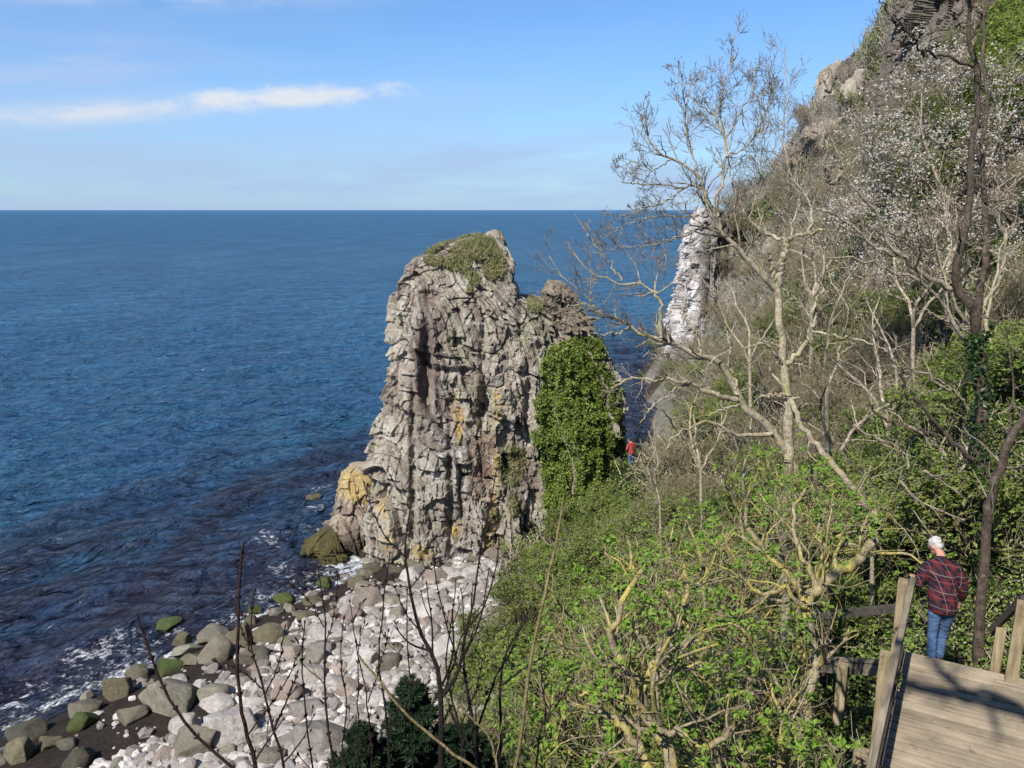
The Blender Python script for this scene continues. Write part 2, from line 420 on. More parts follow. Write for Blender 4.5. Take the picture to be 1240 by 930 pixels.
def build_sea():
    nr, nc = 950, 1150
    yy = np.concatenate([np.linspace(0, 1, nr)])
    # rows evenly spread by viewing angle, out to the horizon
    ang = np.radians(np.interp(yy, [0, 1], [0.085, 48]))
    r = CZ / np.tan(ang)
    r = np.concatenate([[60000.], r])
    az = np.radians(np.linspace(-62, 62, nc))
    R, A = np.meshgrid(r, az, indexing='ij')
    x = R * np.sin(A); y = R * np.cos(A)
    dr = np.abs(np.gradient(r))[:, None] + 0 * A
    z = np.zeros_like(x)
    wr = np.random.default_rng(3)
    sd = -shore_dist(x, y)
    comps = []
    for L in np.geomspace(1.0, 14, 46):
        base = math.radians(-38 if L > 4 else -50)
        th = base + wr.normal(0, .38 if L > 4 else .75)
        comps.append((L, th, wr.uniform(0, 6.28), .0108 * L ** .62 * wr.uniform(.6, 1.2)))
    wx = x + 2.0 * (fbm(np.stack([x / 9, y / 9, 0 * x], -1), 2, 44) - .5); wy = y + 2.0 * (fbm(np.stack([x / 9, y / 9, 0 * x + 5], -1), 2, 45) - .5)
    for L, th, ph, a in comps:
        k = 2 * math.pi / L
        s = np.sin(k * (wx * math.cos(th) + wy * math.sin(th)) + ph)
        z += a * sstep(L / 2.2, L / 5, dr) * (1.3 * (1 - np.abs(s)) ** 1.4 if L > 2.5 and wr.random() < .5 else s)
    # swell wrapping along the shore
    sw = np.sin(sd * 2 * math.pi / 5.2 + 3 * fbm(np.stack([x / 14, y / 14, 0 * x], -1), 2, 77) * 3)
    z += .17 * sw * sstep(45, 8, sd) * sstep(.0, 3, sd) * sstep(2, .8, dr)
    z *= (.35 + .65 * sstep(-1, 5, sd))
    z -= z[(R > 25) & (R < 60)].mean()
    z = np.where(R > 500, 0, z)
    nz = fbm(np.stack([x / 6, y / 6, 0 * x], -1), 3, 90)
    foam = sstep(3.9, 1.0, sd + (nz - .5) * 5) * .80 * sstep(-2.6, -.8, sd)
    gap = sstep(.40, .55, fbm(np.stack([x / 5, y / 5, 0 * x + 9], -1), 2, 91))
    foam *= (.66 + .34 * gap) * (y < 50)
    for (px, py, w) in [(390, 590, 2.0), (378, 620, 1.4), (372, 640, 1.6), (330, 655, 2.4), (340, 690, 2.)]:
        q = P(px, py, 1) - np.array([0, 0, CZ]); tt = CZ / -q[2]
        foam = np.maximum(foam, .60 * np.exp(-((x - q[0] * tt) ** 2 + ((y - q[1] * tt) / 1.0) ** 2) / w ** 2))
    foam = np.maximum(foam, .72 * np.exp(-((sd + .9 + (nz - .5) * 1.5) / .55) ** 2) * (y < 50))
    foam = np.maximum(foam, np.where(R < 120, sstep(.16, .34, z), 0) * .35)
    V = np.stack([x, y, z], -1).reshape(-1, 3)
    me = mesh_np('sea', V, grid_faces(len(r), nc)[:, ::-1], True, None, {'dist': R.ravel(), 'shore': sd.ravel(), 'foam': foam.ravel()})
    tag(link('sea', me, mat_sea()), 'dark blue rippled sea reaching the horizon', 'sea', kind='structure')
build_sea()

# ------------------------------------------------------------------ rock masses
def ring_rock(rows, Y0, front, back, nth=720, nrow=420, n_exp=2.6, shear=-.12, amp=(1.05, .50, .22), seed=0, cs=1.0, yaw=0.):
    """rows: (py, px_left, px_right) silhouette read at depth plane y=Y0; front/back: (z, y) pairs. Returns V, F, helper arrays"""
    zz = []; xl = []; xr = []
    for py, a, b in rows:
        v = (465 - py) / F; t = Y0 / (CP + v * SP)
        zz.append(CZ + t * (-SP + v * CP)); xl.append(t * (a - 620) / F); xr.append(t * (b - 620) / F)
    o = np.argsort(zz); zz = np.array(zz)[o]; xl = np.array(xl)[o]; xr = np.array(xr)[o]
    z = np.concatenate([np.linspace(zz[0], zz[-1], nrow)])
    L = np.interp(z, zz, xl); R = np.interp(z, zz, xr)
    yf = np.interp(z, [f[0] for f in front], [f[1] for f in front]); yb = np.interp(z, [f[0] for f in back], [f[1] for f in back])
    th = np.linspace(0, 2 * math.pi, nth, endpoint=False)
    c, s = np.cos(th), np.sin(th)
    ex = 2 / n_exp
    ux = np.sign(c) * np.abs(c) ** ex; uy = np.sign(s) * np.abs(s) ** ex
    cx = ((L + R) / 2)[:, None]; a = ((R - L) / 2)[:, None]; cy = ((yf + yb) / 2)[:, None]; b = ((yb - yf) / 2)[:, None]
    sh = np.minimum(1, a / 1.2 + .15)
    X = cx + a * ux; Y = cy + b * uy + yaw * a * ux; Zc = z[:, None] + 0 * X
    p = np.stack([X, Y, Zc], -1)
    q = p.copy(); q[..., 0] += shear * q[..., 2]
    q += (np.stack([fbm(p / 2.2, 3, seed + 50), fbm(p / 2.2, 3, seed + 60), fbm(p / 2.2, 3, seed + 70)], -1) - .5) * .45
    arc = X + .9 * Y
    arc = arc - shear * 1.4 * Zc + (fbm(p / 3., 3, seed + 40) - .5) * 1.6 + (fbm(p / .8, 3, seed + 41) - .5) * .25
    zq = Zc + (fbm(p / 2., 3, seed + 42) - .5) * .7 + .18 * arc
    b1, r1, c1 = blocks(arc, zq, 2.1 * cs, 7. * cs, seed + 100)
    b2, r2, c2 = blocks(arc, zq, .80 * cs, 2.6 * cs, seed + 200)
    b3, r3, c3 = blocks(arc, zq, .33 * cs, .95 * cs, seed + 300)
    f1, f2, i1, t1 = cell(q / np.array([1.9, 1.9, 7.5]) / cs, seed + 1)
    g1, g2, i2, t2 = cell(q / np.array([.85, .85, 1.9]) / cs, seed + 11)
    k1, k2, i3, t3 = cell(q / np.array([.33, .33, .62]) / cs, seed + 21)
    d = amp[0] * b1 + amp[1] * b2 + amp[2] * b3 + .70 * amp[1] * (i2 - .5 + 1.3 * t2) + .75 * amp[2] * (i3 - .5 + 1.2 * t3)
    d -= .12 * amp[0] * c1 + .45 * amp[1] * c2 * (r2 > .3) + .40 * amp[2] * c3 * (r3 > .3)
    d *= (.38 + .62 * sstep(1., .78, np.arange(nrow) / nrow))[:, None]
    d += (fbm(p / 3.5, 4, seed + 80) - .5) * .8 * amp[0] + (fbm(p / .3, 3, seed + 81) - .5) * .10
    p0 = p.copy()
    nx = c[None, :] / np.maximum(a, .3); ny = s[None, :] / np.maximum(b, .3)
    ln = np.hypot(nx, ny); nx, ny = nx / ln, ny / ln
    p[..., 0] += nx * d * sh; p[..., 1] += ny * d * sh
    p[..., 2] += (i2 - .5) * .22 * (np.arange(nrow) > nrow * .9)[:, None]
    return p, dict(base=p0, d=d, i1=r1, i2=r2, i3=r3, crack=np.clip(.5 * c1 + .8 * c2 * (r2 > .35) + .5 * c3, 0, 1), g=g2 - g1, f=f2 - f1, nx=nx, ny=ny, sh=sh)

def cap_mesh(name, p, col, smooth=False):
    nr, nth = p.shape[:2]
    V = p.reshape(-1, 3); fc = grid_faces(nr, nth, True)
    top = np.arange(nth) + (nr - 1) * nth
    V = np.vstack([V, p[-1].mean(0)[None] + np.array([0, 0, .1])])
    tri = np.stack([top, np.roll(top, -1), np.full(nth, len(V) - 1)], -1)
    col = np.vstack([col.reshape(-1, 3), col.reshape(-1, 3)[-1:]])
    return mesh_np(name, V, [fc, tri], smooth, col)

def dent(p, S, items):
    px, py, _ = proj(p)
    for (x, y, rx, ry, dep) in items:
        m = np.exp(-(((px - x) / rx) ** 2 + ((py - y) / ry) ** 2) ** 1.5) * (S['ny'] < .3)
        p[..., 1] += m * dep
    return p

def patch(px, py, x, y, rx, ry, nz, soft=.35):
    r = np.hypot((px - x) / rx, (py - y) / ry) + (nz - .5) * 1.5
    return sstep(1 + soft, 1 - soft, r)

def leaves_mesh(pos, nrm, size, seed=0, tilt=.6, aspect=1.0, fold=.25, updir=None):
    """one bent diamond leaf per position"""
    r = np.random.default_rng(seed); n = len(pos)
    nrm = nrm + r.normal(0, tilt, (n, 3)); nrm /= np.linalg.norm(nrm, axis=1)[:, None] + 1e-9
    a = r.normal(0, 1, (n, 3)) if updir is None else updir + r.normal(0, .35, (n, 3))
    a -= (a * nrm).sum(1)[:, None] * nrm; a /= np.linalg.norm(a, axis=1)[:, None] + 1e-9
    b = np.cross(nrm, a)
    s = np.broadcast_to(np.asarray(size, float), (n,))[:, None] * r.uniform(.7, 1.3, (n, 1))
    v0 = pos - a * s * .5
    v1 = pos + b * s * .42 * aspect + nrm * s * fold * .5 - a * s * .05
    v2 = pos + a * s * .62
    v3 = pos - b * s * .42 * aspect + nrm * s * fold * .5 - a * s * .05
    V = np.stack([v0, v1, v2, v3], 1).reshape(-1, 3)
    return V, np.arange(4 * n).reshape(-1, 4)

IVY_POLY = [(690, 412), (668, 428), (652, 455), (648, 500), (650, 560), (656, 610), (662, 650), (700, 668), (748, 640), (756, 580), (754, 530), (746, 470), (730, 430), (708, 410)]

def build_stack():
    rows = [(740, 452, 752), (690, 452, 750), (640, 452, 750), (600, 451, 752), (560, 456, 752), (520, 463, 750), (480, 468, 744), (430, 479, 726), (414, 481, 714), (402, 483, 706), (385, 483, 692), (376, 483, 678), (366, 483, 656), (358, 484, 630),
            (340, 487, 624), (325, 494, 627), (312, 508, 622), (302, 524, 618), (294, 552, 614), (287, 580, 611), (280, 590, 607)]
    p, S = ring_rock(rows, 45., [(-3, 41.2), (0, 41.4), (6, 41.9), (11, 42.4), (14.5, 43.2), (16.5, 44.5), (18.3, 46.2)], [(-3, 50.), (8, 49.5), (14, 48.5), (18.3, 47.2)], nth=1100, nrow=640, seed=19, yaw=.12, amp=(.85, .48, .24))
    p = dent(p, S, [(588, 492, 9, 26, .9), (516, 440, 7, 55, .8), (548, 450, 26, 5, .4), (632, 345, 6, 25, .9), (560, 640, 16, 30, .35), (600, 640, 12, 50, .5), (632, 395, 7, 22, .5), (585, 420, 5, 60, .35), (520, 360, 16, 8, .4), (640, 500, 5, 60, .45), (500, 560, 4, 90, .4), (545, 590, 4, 90, .35), (612, 560, 5, 60, .35)])
    px, py, _ = proj(p)
    nz = fbm(p / .9, 4, 5); n2 = fbm(p / np.array([2.2, 2.2, 5.]), 4, 6); n3 = fbm(p / .5, 4, 8); n6 = fbm(p / .16, 3, 18) * .6 + n3 * .4
    base = np.array([.315, .272, .21])
    col = np.ones(p.shape) * base
    mixc = lambda m, c: col * (1 - m[..., None]) + np.array(c) * m[..., None]
    col = mixc(sstep(.47, .62, n2) * .55, (.225, .18, .155))                      # purple brown beds
    col = mixc(sstep(.50, .62, fbm(p / np.array([1.5, 1.5, 4.]), 4, 12)) * .6, (.31, .305, .205))   # green lichen film
    col = mixc(sstep(.56, .66, nz) * .55, (.52, .48, .42))                       # pale lichen
    col = mixc((S['i2'] > .8) * .5, (.45, .40, .33))
    col = mixc((S['i2'] < .16) * .5, (.21, .15, .13))
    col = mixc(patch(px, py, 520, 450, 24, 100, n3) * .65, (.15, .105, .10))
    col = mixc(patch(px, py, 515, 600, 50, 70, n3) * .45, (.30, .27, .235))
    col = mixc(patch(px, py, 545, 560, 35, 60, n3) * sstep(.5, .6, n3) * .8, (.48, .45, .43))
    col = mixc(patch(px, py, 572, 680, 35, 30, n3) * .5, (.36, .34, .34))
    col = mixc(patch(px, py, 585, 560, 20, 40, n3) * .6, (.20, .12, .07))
    for (x, y, rx, ry) in [(556, 503, 7, 17), (553, 480, 5, 6), (602, 492, 5, 20), (601, 570, 5, 22), (548, 640, 9, 10), (470, 655, 7, 14), (512, 668, 12, 8), (476, 690, 9, 9), (596, 610, 6, 18), (462, 620, 5, 20), (556, 525, 4, 10), (535, 690, 14, 6), (590, 650, 8, 14)]:
        col = mixc(patch(px, py, x, y, rx * 1.15, ry * 1.1, n3, .5) * sstep(.40, .56, n6) * .85, (.50, .34, .07))
    col = mixc(S['crack'] * .55, (.11, .09, .075))
    col = mixc((S['i3'] > .75) * .35, (.46, .42, .35))
    col = mixc((S['i3'] < .2) * .35, (.22, .16, .14))
    root = empty('sea_stack', (2.5, 45, 0), 'tall grey blocky sea stack with yellow lichen and a grassy top', 'sea stack')
    inv = np.array([2.5, 45, 0])
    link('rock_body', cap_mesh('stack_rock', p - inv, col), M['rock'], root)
    # pinnacle on the shoulder
    pp, S2 = ring_rock([(400, 640, 706), (380, 648, 696), (364, 656, 691), (350, 661, 686), (342, 666, 678)], 45.6, [(10, 44.2), (18, 45.2)], [(10, 47.8), (18, 46.6)], 240, 120, 3.2, -.1, (.7, .5, .2), 5, .5)
    c2 = np.ones(pp.shape) * np.array([.23, .19, .14]) * (.75 + .6 * fbm(pp / .5, 3, 3))[..., None]
    link('pinnacle', cap_mesh('stack_pinnacle', pp - inv, c2), M['rock'], root)
    # grass on the sloping top
    tri = p[:-1].reshape(-1, 3)
    qx, qy, _ = proj(tri)
    n4 = fbm(tri / .9, 3, 15)
    nyv = np.broadcast_to(S['ny'], p.shape[:2])[:-1].reshape(-1)
    g = inpoly(qx, qy, [(508, 312), (530, 292), (575, 284), (596, 292), (612, 318), (612, 335), (588, 342), (578, 358), (560, 352), (565, 335), (540, 325), (520, 322)]) & (n4 > .48) & (nyv < .25)
    g |= inpoly(qx, qy, [(602, 545), (615, 540), (636, 545), (636, 575), (620, 592), (604, 585)]) & (n4 > .38) & (nyv < 0)
    g |= inpoly(qx, qy, [(640, 362), (655, 360), (656, 378), (640, 380)]) & (nyv < 0)
    g |= inpoly(qx, qy, [(590, 600), (640, 590), (640, 700), (600, 700)]) & (n4 > .58) & (nyv < 0)
    idx = np.where(g)[0]; idx = rng.choice(idx, min(len(idx), 9000), False) if len(idx) else idx
    b = np.repeat(tri[idx], 2, 0) + rng.normal(0, .06, (len(idx) * 2, 3))
    up = np.tile(np.array([0, -.45, 1.]), (len(b), 1))
    V, fc = leaves_mesh(b + np.array([0, -.08, .1]), np.tile(np.array([.0, -1., .35]), (len(b), 1)), .2, 3, .7, .22, .2, up)
    link('grass', mesh_np('stack_grass', V - inv, fc), M['grass'], root)
    # ivy sheet clinging to the right flank: a plant of its own
    P2 = p.reshape(-1, 3); qx, qy, _ = proj(P2)
    ny = np.broadcast_to(S['ny'], p.shape[:2]).reshape(-1); nx = np.broadcast_to(S['nx'], p.shape[:2]).reshape(-1)
    sel = inpoly(qx + (fbm(P2 / .9, 4, 4) - .5) * 34, qy + (fbm(P2 / .9, 4, 14) - .5) * 50, IVY_POLY) & (ny < .85)
    idx = rng.choice(np.where(sel)[0], 125000)
    s0 = (.25 * S['base'].reshape(-1, 3) + .75 * P2)[idx]; nn = np.stack([nx[idx], ny[idx], .35 + 0 * nx[idx]], -1)
    lump = fbm(s0 / 1.1, 3, 61); lump2 = fbm(s0 / .38, 3, 62)
    off = .22 + .55 * np.clip(lump - .35, 0, 1) + .40 * np.clip(lump2 - .4, 0, 1)
    k = rng.uniform(.45, 1.05, len(idx)) ** .5
    pos = s0 + nn * (off * k)[:, None] + rng.normal(0, .05, s0.shape)
    o = np.array([6, 43, 8])
    V, fc = leaves_mesh(pos, nn, .105, 9, .6, 1.05, .2)
    tag(link('ivy', mesh_np('stack_ivy', V - o, fc), M['ivy']), 'thick green ivy sheet covering the right flank of the sea stack', 'ivy').location = o
    return p
STACK = build_stack()

def build_low_rocks():
    # yellow lichened shoulder rock at the foot of the stack
    p, S = ring_rock([(715, 398, 474), (690, 400, 476), (660, 394, 475), (640, 394, 472), (610, 403, 468), (590, 406, 462), (575, 410, 460), (566, 418, 445)], 45.5, [(-2, 43.2), (2, 43.6), (6, 44.8)], [(-2, 48.5), (6, 46.5)], 360, 200, 2.3, -.2, (.75, .45, .16), 33)
    px, py, _ = proj(p); n3 = fbm(p / .5, 4, 8)
    col = np.ones(p.shape) * np.array([.36, .29, .225])
    mixc = lambda m, c: col * (1 - m[..., None]) + np.array(c) * m[..., None]
    col = mixc(sstep(.48, .6, fbm(p / 1.4, 3, 2)) * .6, (.17, .13, .115))
    col = mixc(sstep(1.7, .5, p[..., 2] + (n3 - .5)), (.055, .045, .032))
    col = mixc(patch(px, py, 432, 588, 26, 20, n3) * .6, (.50, .36, .10))
    col = mixc(patch(px, py, 452, 622, 6, 20, n3) * .8, (.52, .34, .05))
    o = np.array([-9.0, 45, 0])
    tag(link('shore_rock', cap_mesh('shore_rock', p - o, col), M['rock']), 'low rock with yellow lichen crust at the seaward foot of the sea stack', 'rock').location = o
    p, S = ring_rock([(696, 366, 432), (680, 370, 428), (664, 374, 424), (650, 382, 416), (643, 388, 410)], 44.2, [(-1, 42.6), (3, 43.7)], [(-1, 46), (3, 45)], 240, 80, 2.2, 0, (.5, .4, .2), 43)
    n3 = fbm(p / .5, 4, 8)[..., None]
    col = np.array([.045, .042, .024]) * (1 - n3) + np.array([.13, .105, .03]) * n3
    o = np.array([-9.6, 44, 0])
    tag(link('shore_rock', cap_mesh('weed_rock', p - o, col), M['rock']), 'dark brown weed covered rock in the surf below the yellow lichen rock', 'rock').location = o
    # white cliff of the headland
    p, S = ring_rock([(478, 812, 900), (450, 812, 900), (420, 812, 895), (380, 817, 892), (340, 826, 890), (300, 837, 888), (270, 849, 884), (258, 856, 880), (252, 860, 876)], 85., [(-3, 82), (10, 83), (21, 85)], [(-3, 94), (21, 91)], 420, 300, 2.4, .05, (.9, .8, .4), 63, 1.5, .75)
    px, py, _ = proj(p); n3 = fbm(p / np.array([1.2, 1.2, 4.]), 4, 8); n5 = fbm(p / .6, 3, 9)
    m = (sstep(872, 838, px + (n3 - .5) * 50) * sstep(440, 395, py + (n3 - .5) * 60))[..., None]
    m = m * (.55 + .45 * sstep(.36, .5, n5)[..., None])
    col = np.array([.17, .145, .12]) * (1 - m) + (np.array([.48, .45, .43]) + np.array([.18, .175, .18]) * sstep(.38, .55, fbm(p / np.array([.7, .7, 3.]), 4, 77))[..., None]) * m
    o = np.array([19, 85, 0])
    tag(link('cliff', cap_mesh('white_cliff', p - o, col), M['cliff']), 'bird whitened sheer cliff dropping into the sea at the headland', 'cliff').location = o
    # dark overhanging crag high on the right
    p, S = ring_rock([(175, 1100, 1265), (120, 1108, 1262), (70, 1118, 1262), (45, 1126, 1260), (20, 1132, 1258), (0, 1136, 1256), (-40, 1150, 1250), (-70, 1170, 1240)], 57., [(14, 51.5), (24, 53.5), (32, 56.5), (42, 59.5)], [(14, 68), (42, 66)], 360, 200, 2.6, .0, (1.3, .8, .35), 83, 1.5)
    n3 = fbm(p / np.array([1.2, 1.2, 3.]), 4, 8)[..., None]
    col = np.array([.08, .068, .055]) * (1 - n3) + np.array([.26, .22, .175]) * n3
    o = np.array([31, 57, 25])
    tag(link('crag', cap_mesh('dark_crag', p - o, col), M['cliff']), 'dark overhanging crag at the top of the slope beside the bright ivy', 'crag').location = o
build_low_rocks()

# ------------------------------------------------------------------ boulders
def boulder_mesh(seed, sub=4, cuts=9, rough=.10, flat=.7, dm=(.55, .88), crack=0.):
    bm = bmesh.new(); bmesh.ops.create_icosphere(bm, subdivisions=sub, radius=1.)
    r = np.random.default_rng(seed)
    V = np.array([v.co[:] for v in bm.verts])
    for _ in range(cuts):
        n = r.normal(0, 1, 3); n /= np.linalg.norm(n); d = r.uniform(*dm)
        k = V @ n - d
        V -= np.outer(np.maximum(k, 0) * .96, n)
    V *= 1 + rough * 2 * (fbm(V * 1.3 + seed, 4, seed) - .5)[:, None]
    V *= 1 + .05 * (fbm(V * 7 + seed, 3, seed + 5) - .5)[:, None]
    if crack:
        f1, f2, iv, tl = cell(V * np.array([1.6, 1.6, 1.1]) + seed, seed)
        V *= (1 + crack * (iv - .5 + tl) - crack * .6 * np.exp(-((f2 - f1) / .06) ** 2))[:, None]
    V /= np.abs(V).max(0); V[:, 2] *= flat
    fc = np.array([[v.index for v in f.verts] for f in bm.faces]); bm.free()
    return V, fc

def mat_stone(name, c0, c1, c2=None, lim=.55, rough=.85):
    t = NT(name); co = t.coord('Object'); oi = t.n('ObjectInfo')
    vec = t.n('VectorMath', operation='ADD'); t.set(vec.inputs[0], co)
    sc = t.n('VectorMath', operation='SCALE'); t.set(sc.inputs[0], oi.outputs['Location']); t.set(sc.inputs['Scale'], 3.1); t.set(vec.inputs[1], sc)
    n1 = t.noise(vec, 2.2, 8, .7)
    c = t.ramp(n1, [(.28, c0), (.7, c1)])
    c = t.mix(1., c, t.ramp(t.math('FRACT', t.math('MULTIPLY', oi.outputs['Random'], 7.3)), [(0, (.50, .48, .46)), (.3, (.8, .75, .70)), (.6, (1., .97, .94)), (1, (1.2, 1.18, 1.16))]), 'MULTIPLY')
    if c2 is not None:
        geo = t.n('NewGeometry'); sx = t.n('SeparateXYZ'); t.set(sx.inputs[0], geo.outputs['Normal'])
        m = t.math('ADD', t.noise(vec, 1.6, 6, .65), t.math('MULTIPLY', sx.outputs['Z'], .10))
        c = t.mix(t.ramp(m, [(lim, 0.), (lim + .1, 1.)]), c, c2)
    nb = t.noise(vec, 5, 8, .75)
    c = t.mix(1., c, t.ramp(t.noise(vec, 11, 6, .75), [(.33, .55), (.48, 1.), (.7, 1.15)]), 'MULTIPLY')
    return t.out(t.princ(c, rough, t.bump(nb, .9, .12), spec=.3))
M['stone_pale'] = mat_stone('pale_stone', (.25, .23, .21), (.50, .47, .445))
M['stone_pink'] = mat_stone('pinkish_stone', (.25, .205, .18), (.44, .375, .335))
M['stone_grey'] = mat_stone('grey_green_stone', (.13, .125, .095), (.27, .25, .20))
M['stone_olive'] = mat_stone('olive_stone', (.085, .08, .05), (.19, .17, .11))
M['stone_algae'] = mat_stone('algae_stone', (.09, .085, .06), (.2, .18, .135), (.05, .075, .02), .64)
M['stone_weed'] = mat_stone('weedy_stone', (.03, .04, .015), (.09, .10, .025), (.05, .075, .018), .54)
M['crag_stone'] = mat_stone('crag_stone', (.18, .15, .12), (.36, .32, .26))

BM = []
for k in range(10):
    V, fc = boulder_mesh(100 + k, 4, [10, 14, 12, 9, 16][k % 5], [.12, .10, .08][k % 3], [.72, .62, .8, .55, .68][k % 5], (.46, .84))
    BM.append((V, fc))
for k in range(4):
    BM.append(boulder_mesh(300 + k, 5, 8, .12, .9, (.38, .7), .34))
_bcache = {}
def boulder(loc, size, kind, variant, rotz, label, group=None, name='boulder', smooth=True, cat=None):
    key = (variant, kind)
    if key not in _bcache:
        me = mesh_np(name, BM[variant][0], BM[variant][1], smooth); me.materials.append(M[kind]); _bcache[key] = me
    o = bpy.data.objects.new(name, _bcache[key]); COL.objects.link(o)
    o.location = tuple(loc); o.scale = tuple(size); o.rotation_euler = (random.uniform(-.2, .2), random.uniform(-.2, .2), rotz)
    tag(o, label, cat or name, group); return o

BIG = [  # px, py (centre), w px, h px, material, variant, label
    (205, 841, 72, 50, 'stone_grey', 0, 'largest smooth grey boulder at the edge of the dark wet sand'),
    (148, 833, 40, 38, 'stone_olive', 6, 'grey brown boulder just left of the largest smooth boulder'),
    (103, 856, 44, 32, 'stone_algae', 1, 'boulder capped with bright green algae standing in the wash'),
    (98, 874, 38, 22, 'stone_weed', 5, 'low bright green weedy boulder below the algae capped one'),
    (34, 883, 52, 32, 'stone_algae', 8, 'olive boulder with a green rim at the left edge of the foam'),
    (28, 909, 42, 32, 'stone_olive', 2, 'olive block on the dark sand at the lower left corner'),
    (205, 808, 40, 26, 'stone_weed', 3, 'green topped angular boulder above the largest smooth boulder'),
    (205, 755, 34, 12, 'stone_weed', 4, 'flat green weedy rock awash alone in the dark water'),
    (221, 775, 26, 18, 'stone_olive', 7, 'small dark boulder where the foam line meets the beach'),
    (262, 788, 46, 36, 'stone_grey', 5, 'rounded grey boulder beside the tall red stem'),
    (330, 767, 50, 28, 'stone_olive', 9, 'wide olive boulder at the top of the boulder row'),
    (296, 772, 34, 30, 'stone_olive', 2, 'brown boulder wedged between the rounded grey and wide olive boulders'),
    (306, 793, 44, 30, 'stone_grey', 0, 'grey boulder in front of the wide olive one'),
    (258, 838, 40, 34, 'stone_grey', 1, 'grey green boulder right of the largest smooth boulder'),
    (158, 866, 40, 24, 'stone_grey', 3, 'slanted grey slab on the dark sand under the grey brown boulder'),
    (286, 880, 72, 52, 'stone_pale', 6, 'big white boulder behind the tall red stem'),
    (268, 852, 48, 24, 'stone_pale', 9, 'pale flat boulder above the big white boulder'),
    (356, 790, 36, 34, 'stone_pink', 8, 'pinkish white upright boulder at the top of the pale stones'),
    (388, 786, 42, 28, 'stone_pale', 0, 'smooth pale boulder right of the pinkish upright one'),
    (450, 724, 44, 34, 'stone_pink', 2, 'large tan boulder near the foot of the sea stack'),
    (400, 765, 50, 24, 'stone_pale', 4, 'broad white boulder high on the beach'),
    (238, 902, 62, 40, 'stone_grey', 7, 'large pinkish grey slab at the bottom of the stone heap'),
    (95, 918, 38, 32, 'stone_algae', 5, 'pale boulder with a yellow green tinge at the bottom left'),
    (60, 898, 34, 16, 'stone_olive', 3, 'low flat olive stone between the two olive boulders'),
    (84, 900, 28, 14, 'stone_grey', 9, 'low grey stone beside the flat olive one'),
    (385, 890, 70, 56, 'stone_pale', 1, 'huge white boulder behind the crossing red twigs'),
    (345, 838, 46, 40, 'stone_pink', 3, 'pinkish boulder in the middle of the stone heap'),
    (228, 880, 46, 26, 'stone_pale', 2, 'pale wedge between the pinkish slab and the big white boulder'),
    (440, 800, 44, 30, 'stone_pale', 7, 'white boulder by the tip of the pale diagonal stalk'),
    (382, 602, 22, 11, 'stone_olive', 4, 'small brown rock awash beside the yellow lichen rock'),
    (346, 723, 30, 12, 'stone_weed', 9, 'dark weedy rock in the foam below the sea stack'),
    (310, 737, 18, 12, 'stone_weed', 6, 'small yellow green rock standing in the water'),
    (378, 727, 28, 14, 'stone_olive', 1, 'brown stone on the tide line near the weed covered rock'),
    (395, 705, 22, 12, 'stone_weed', 2, 'green weedy stone beside the surf at the stack foot'),
    (370, 745, 30, 16, 'stone_olive', 8, 'low olive stone above the broad white boulder'),
    (428, 745, 34, 18, 'stone_pink', 5, 'flat tan stone below the large tan boulder'),
]
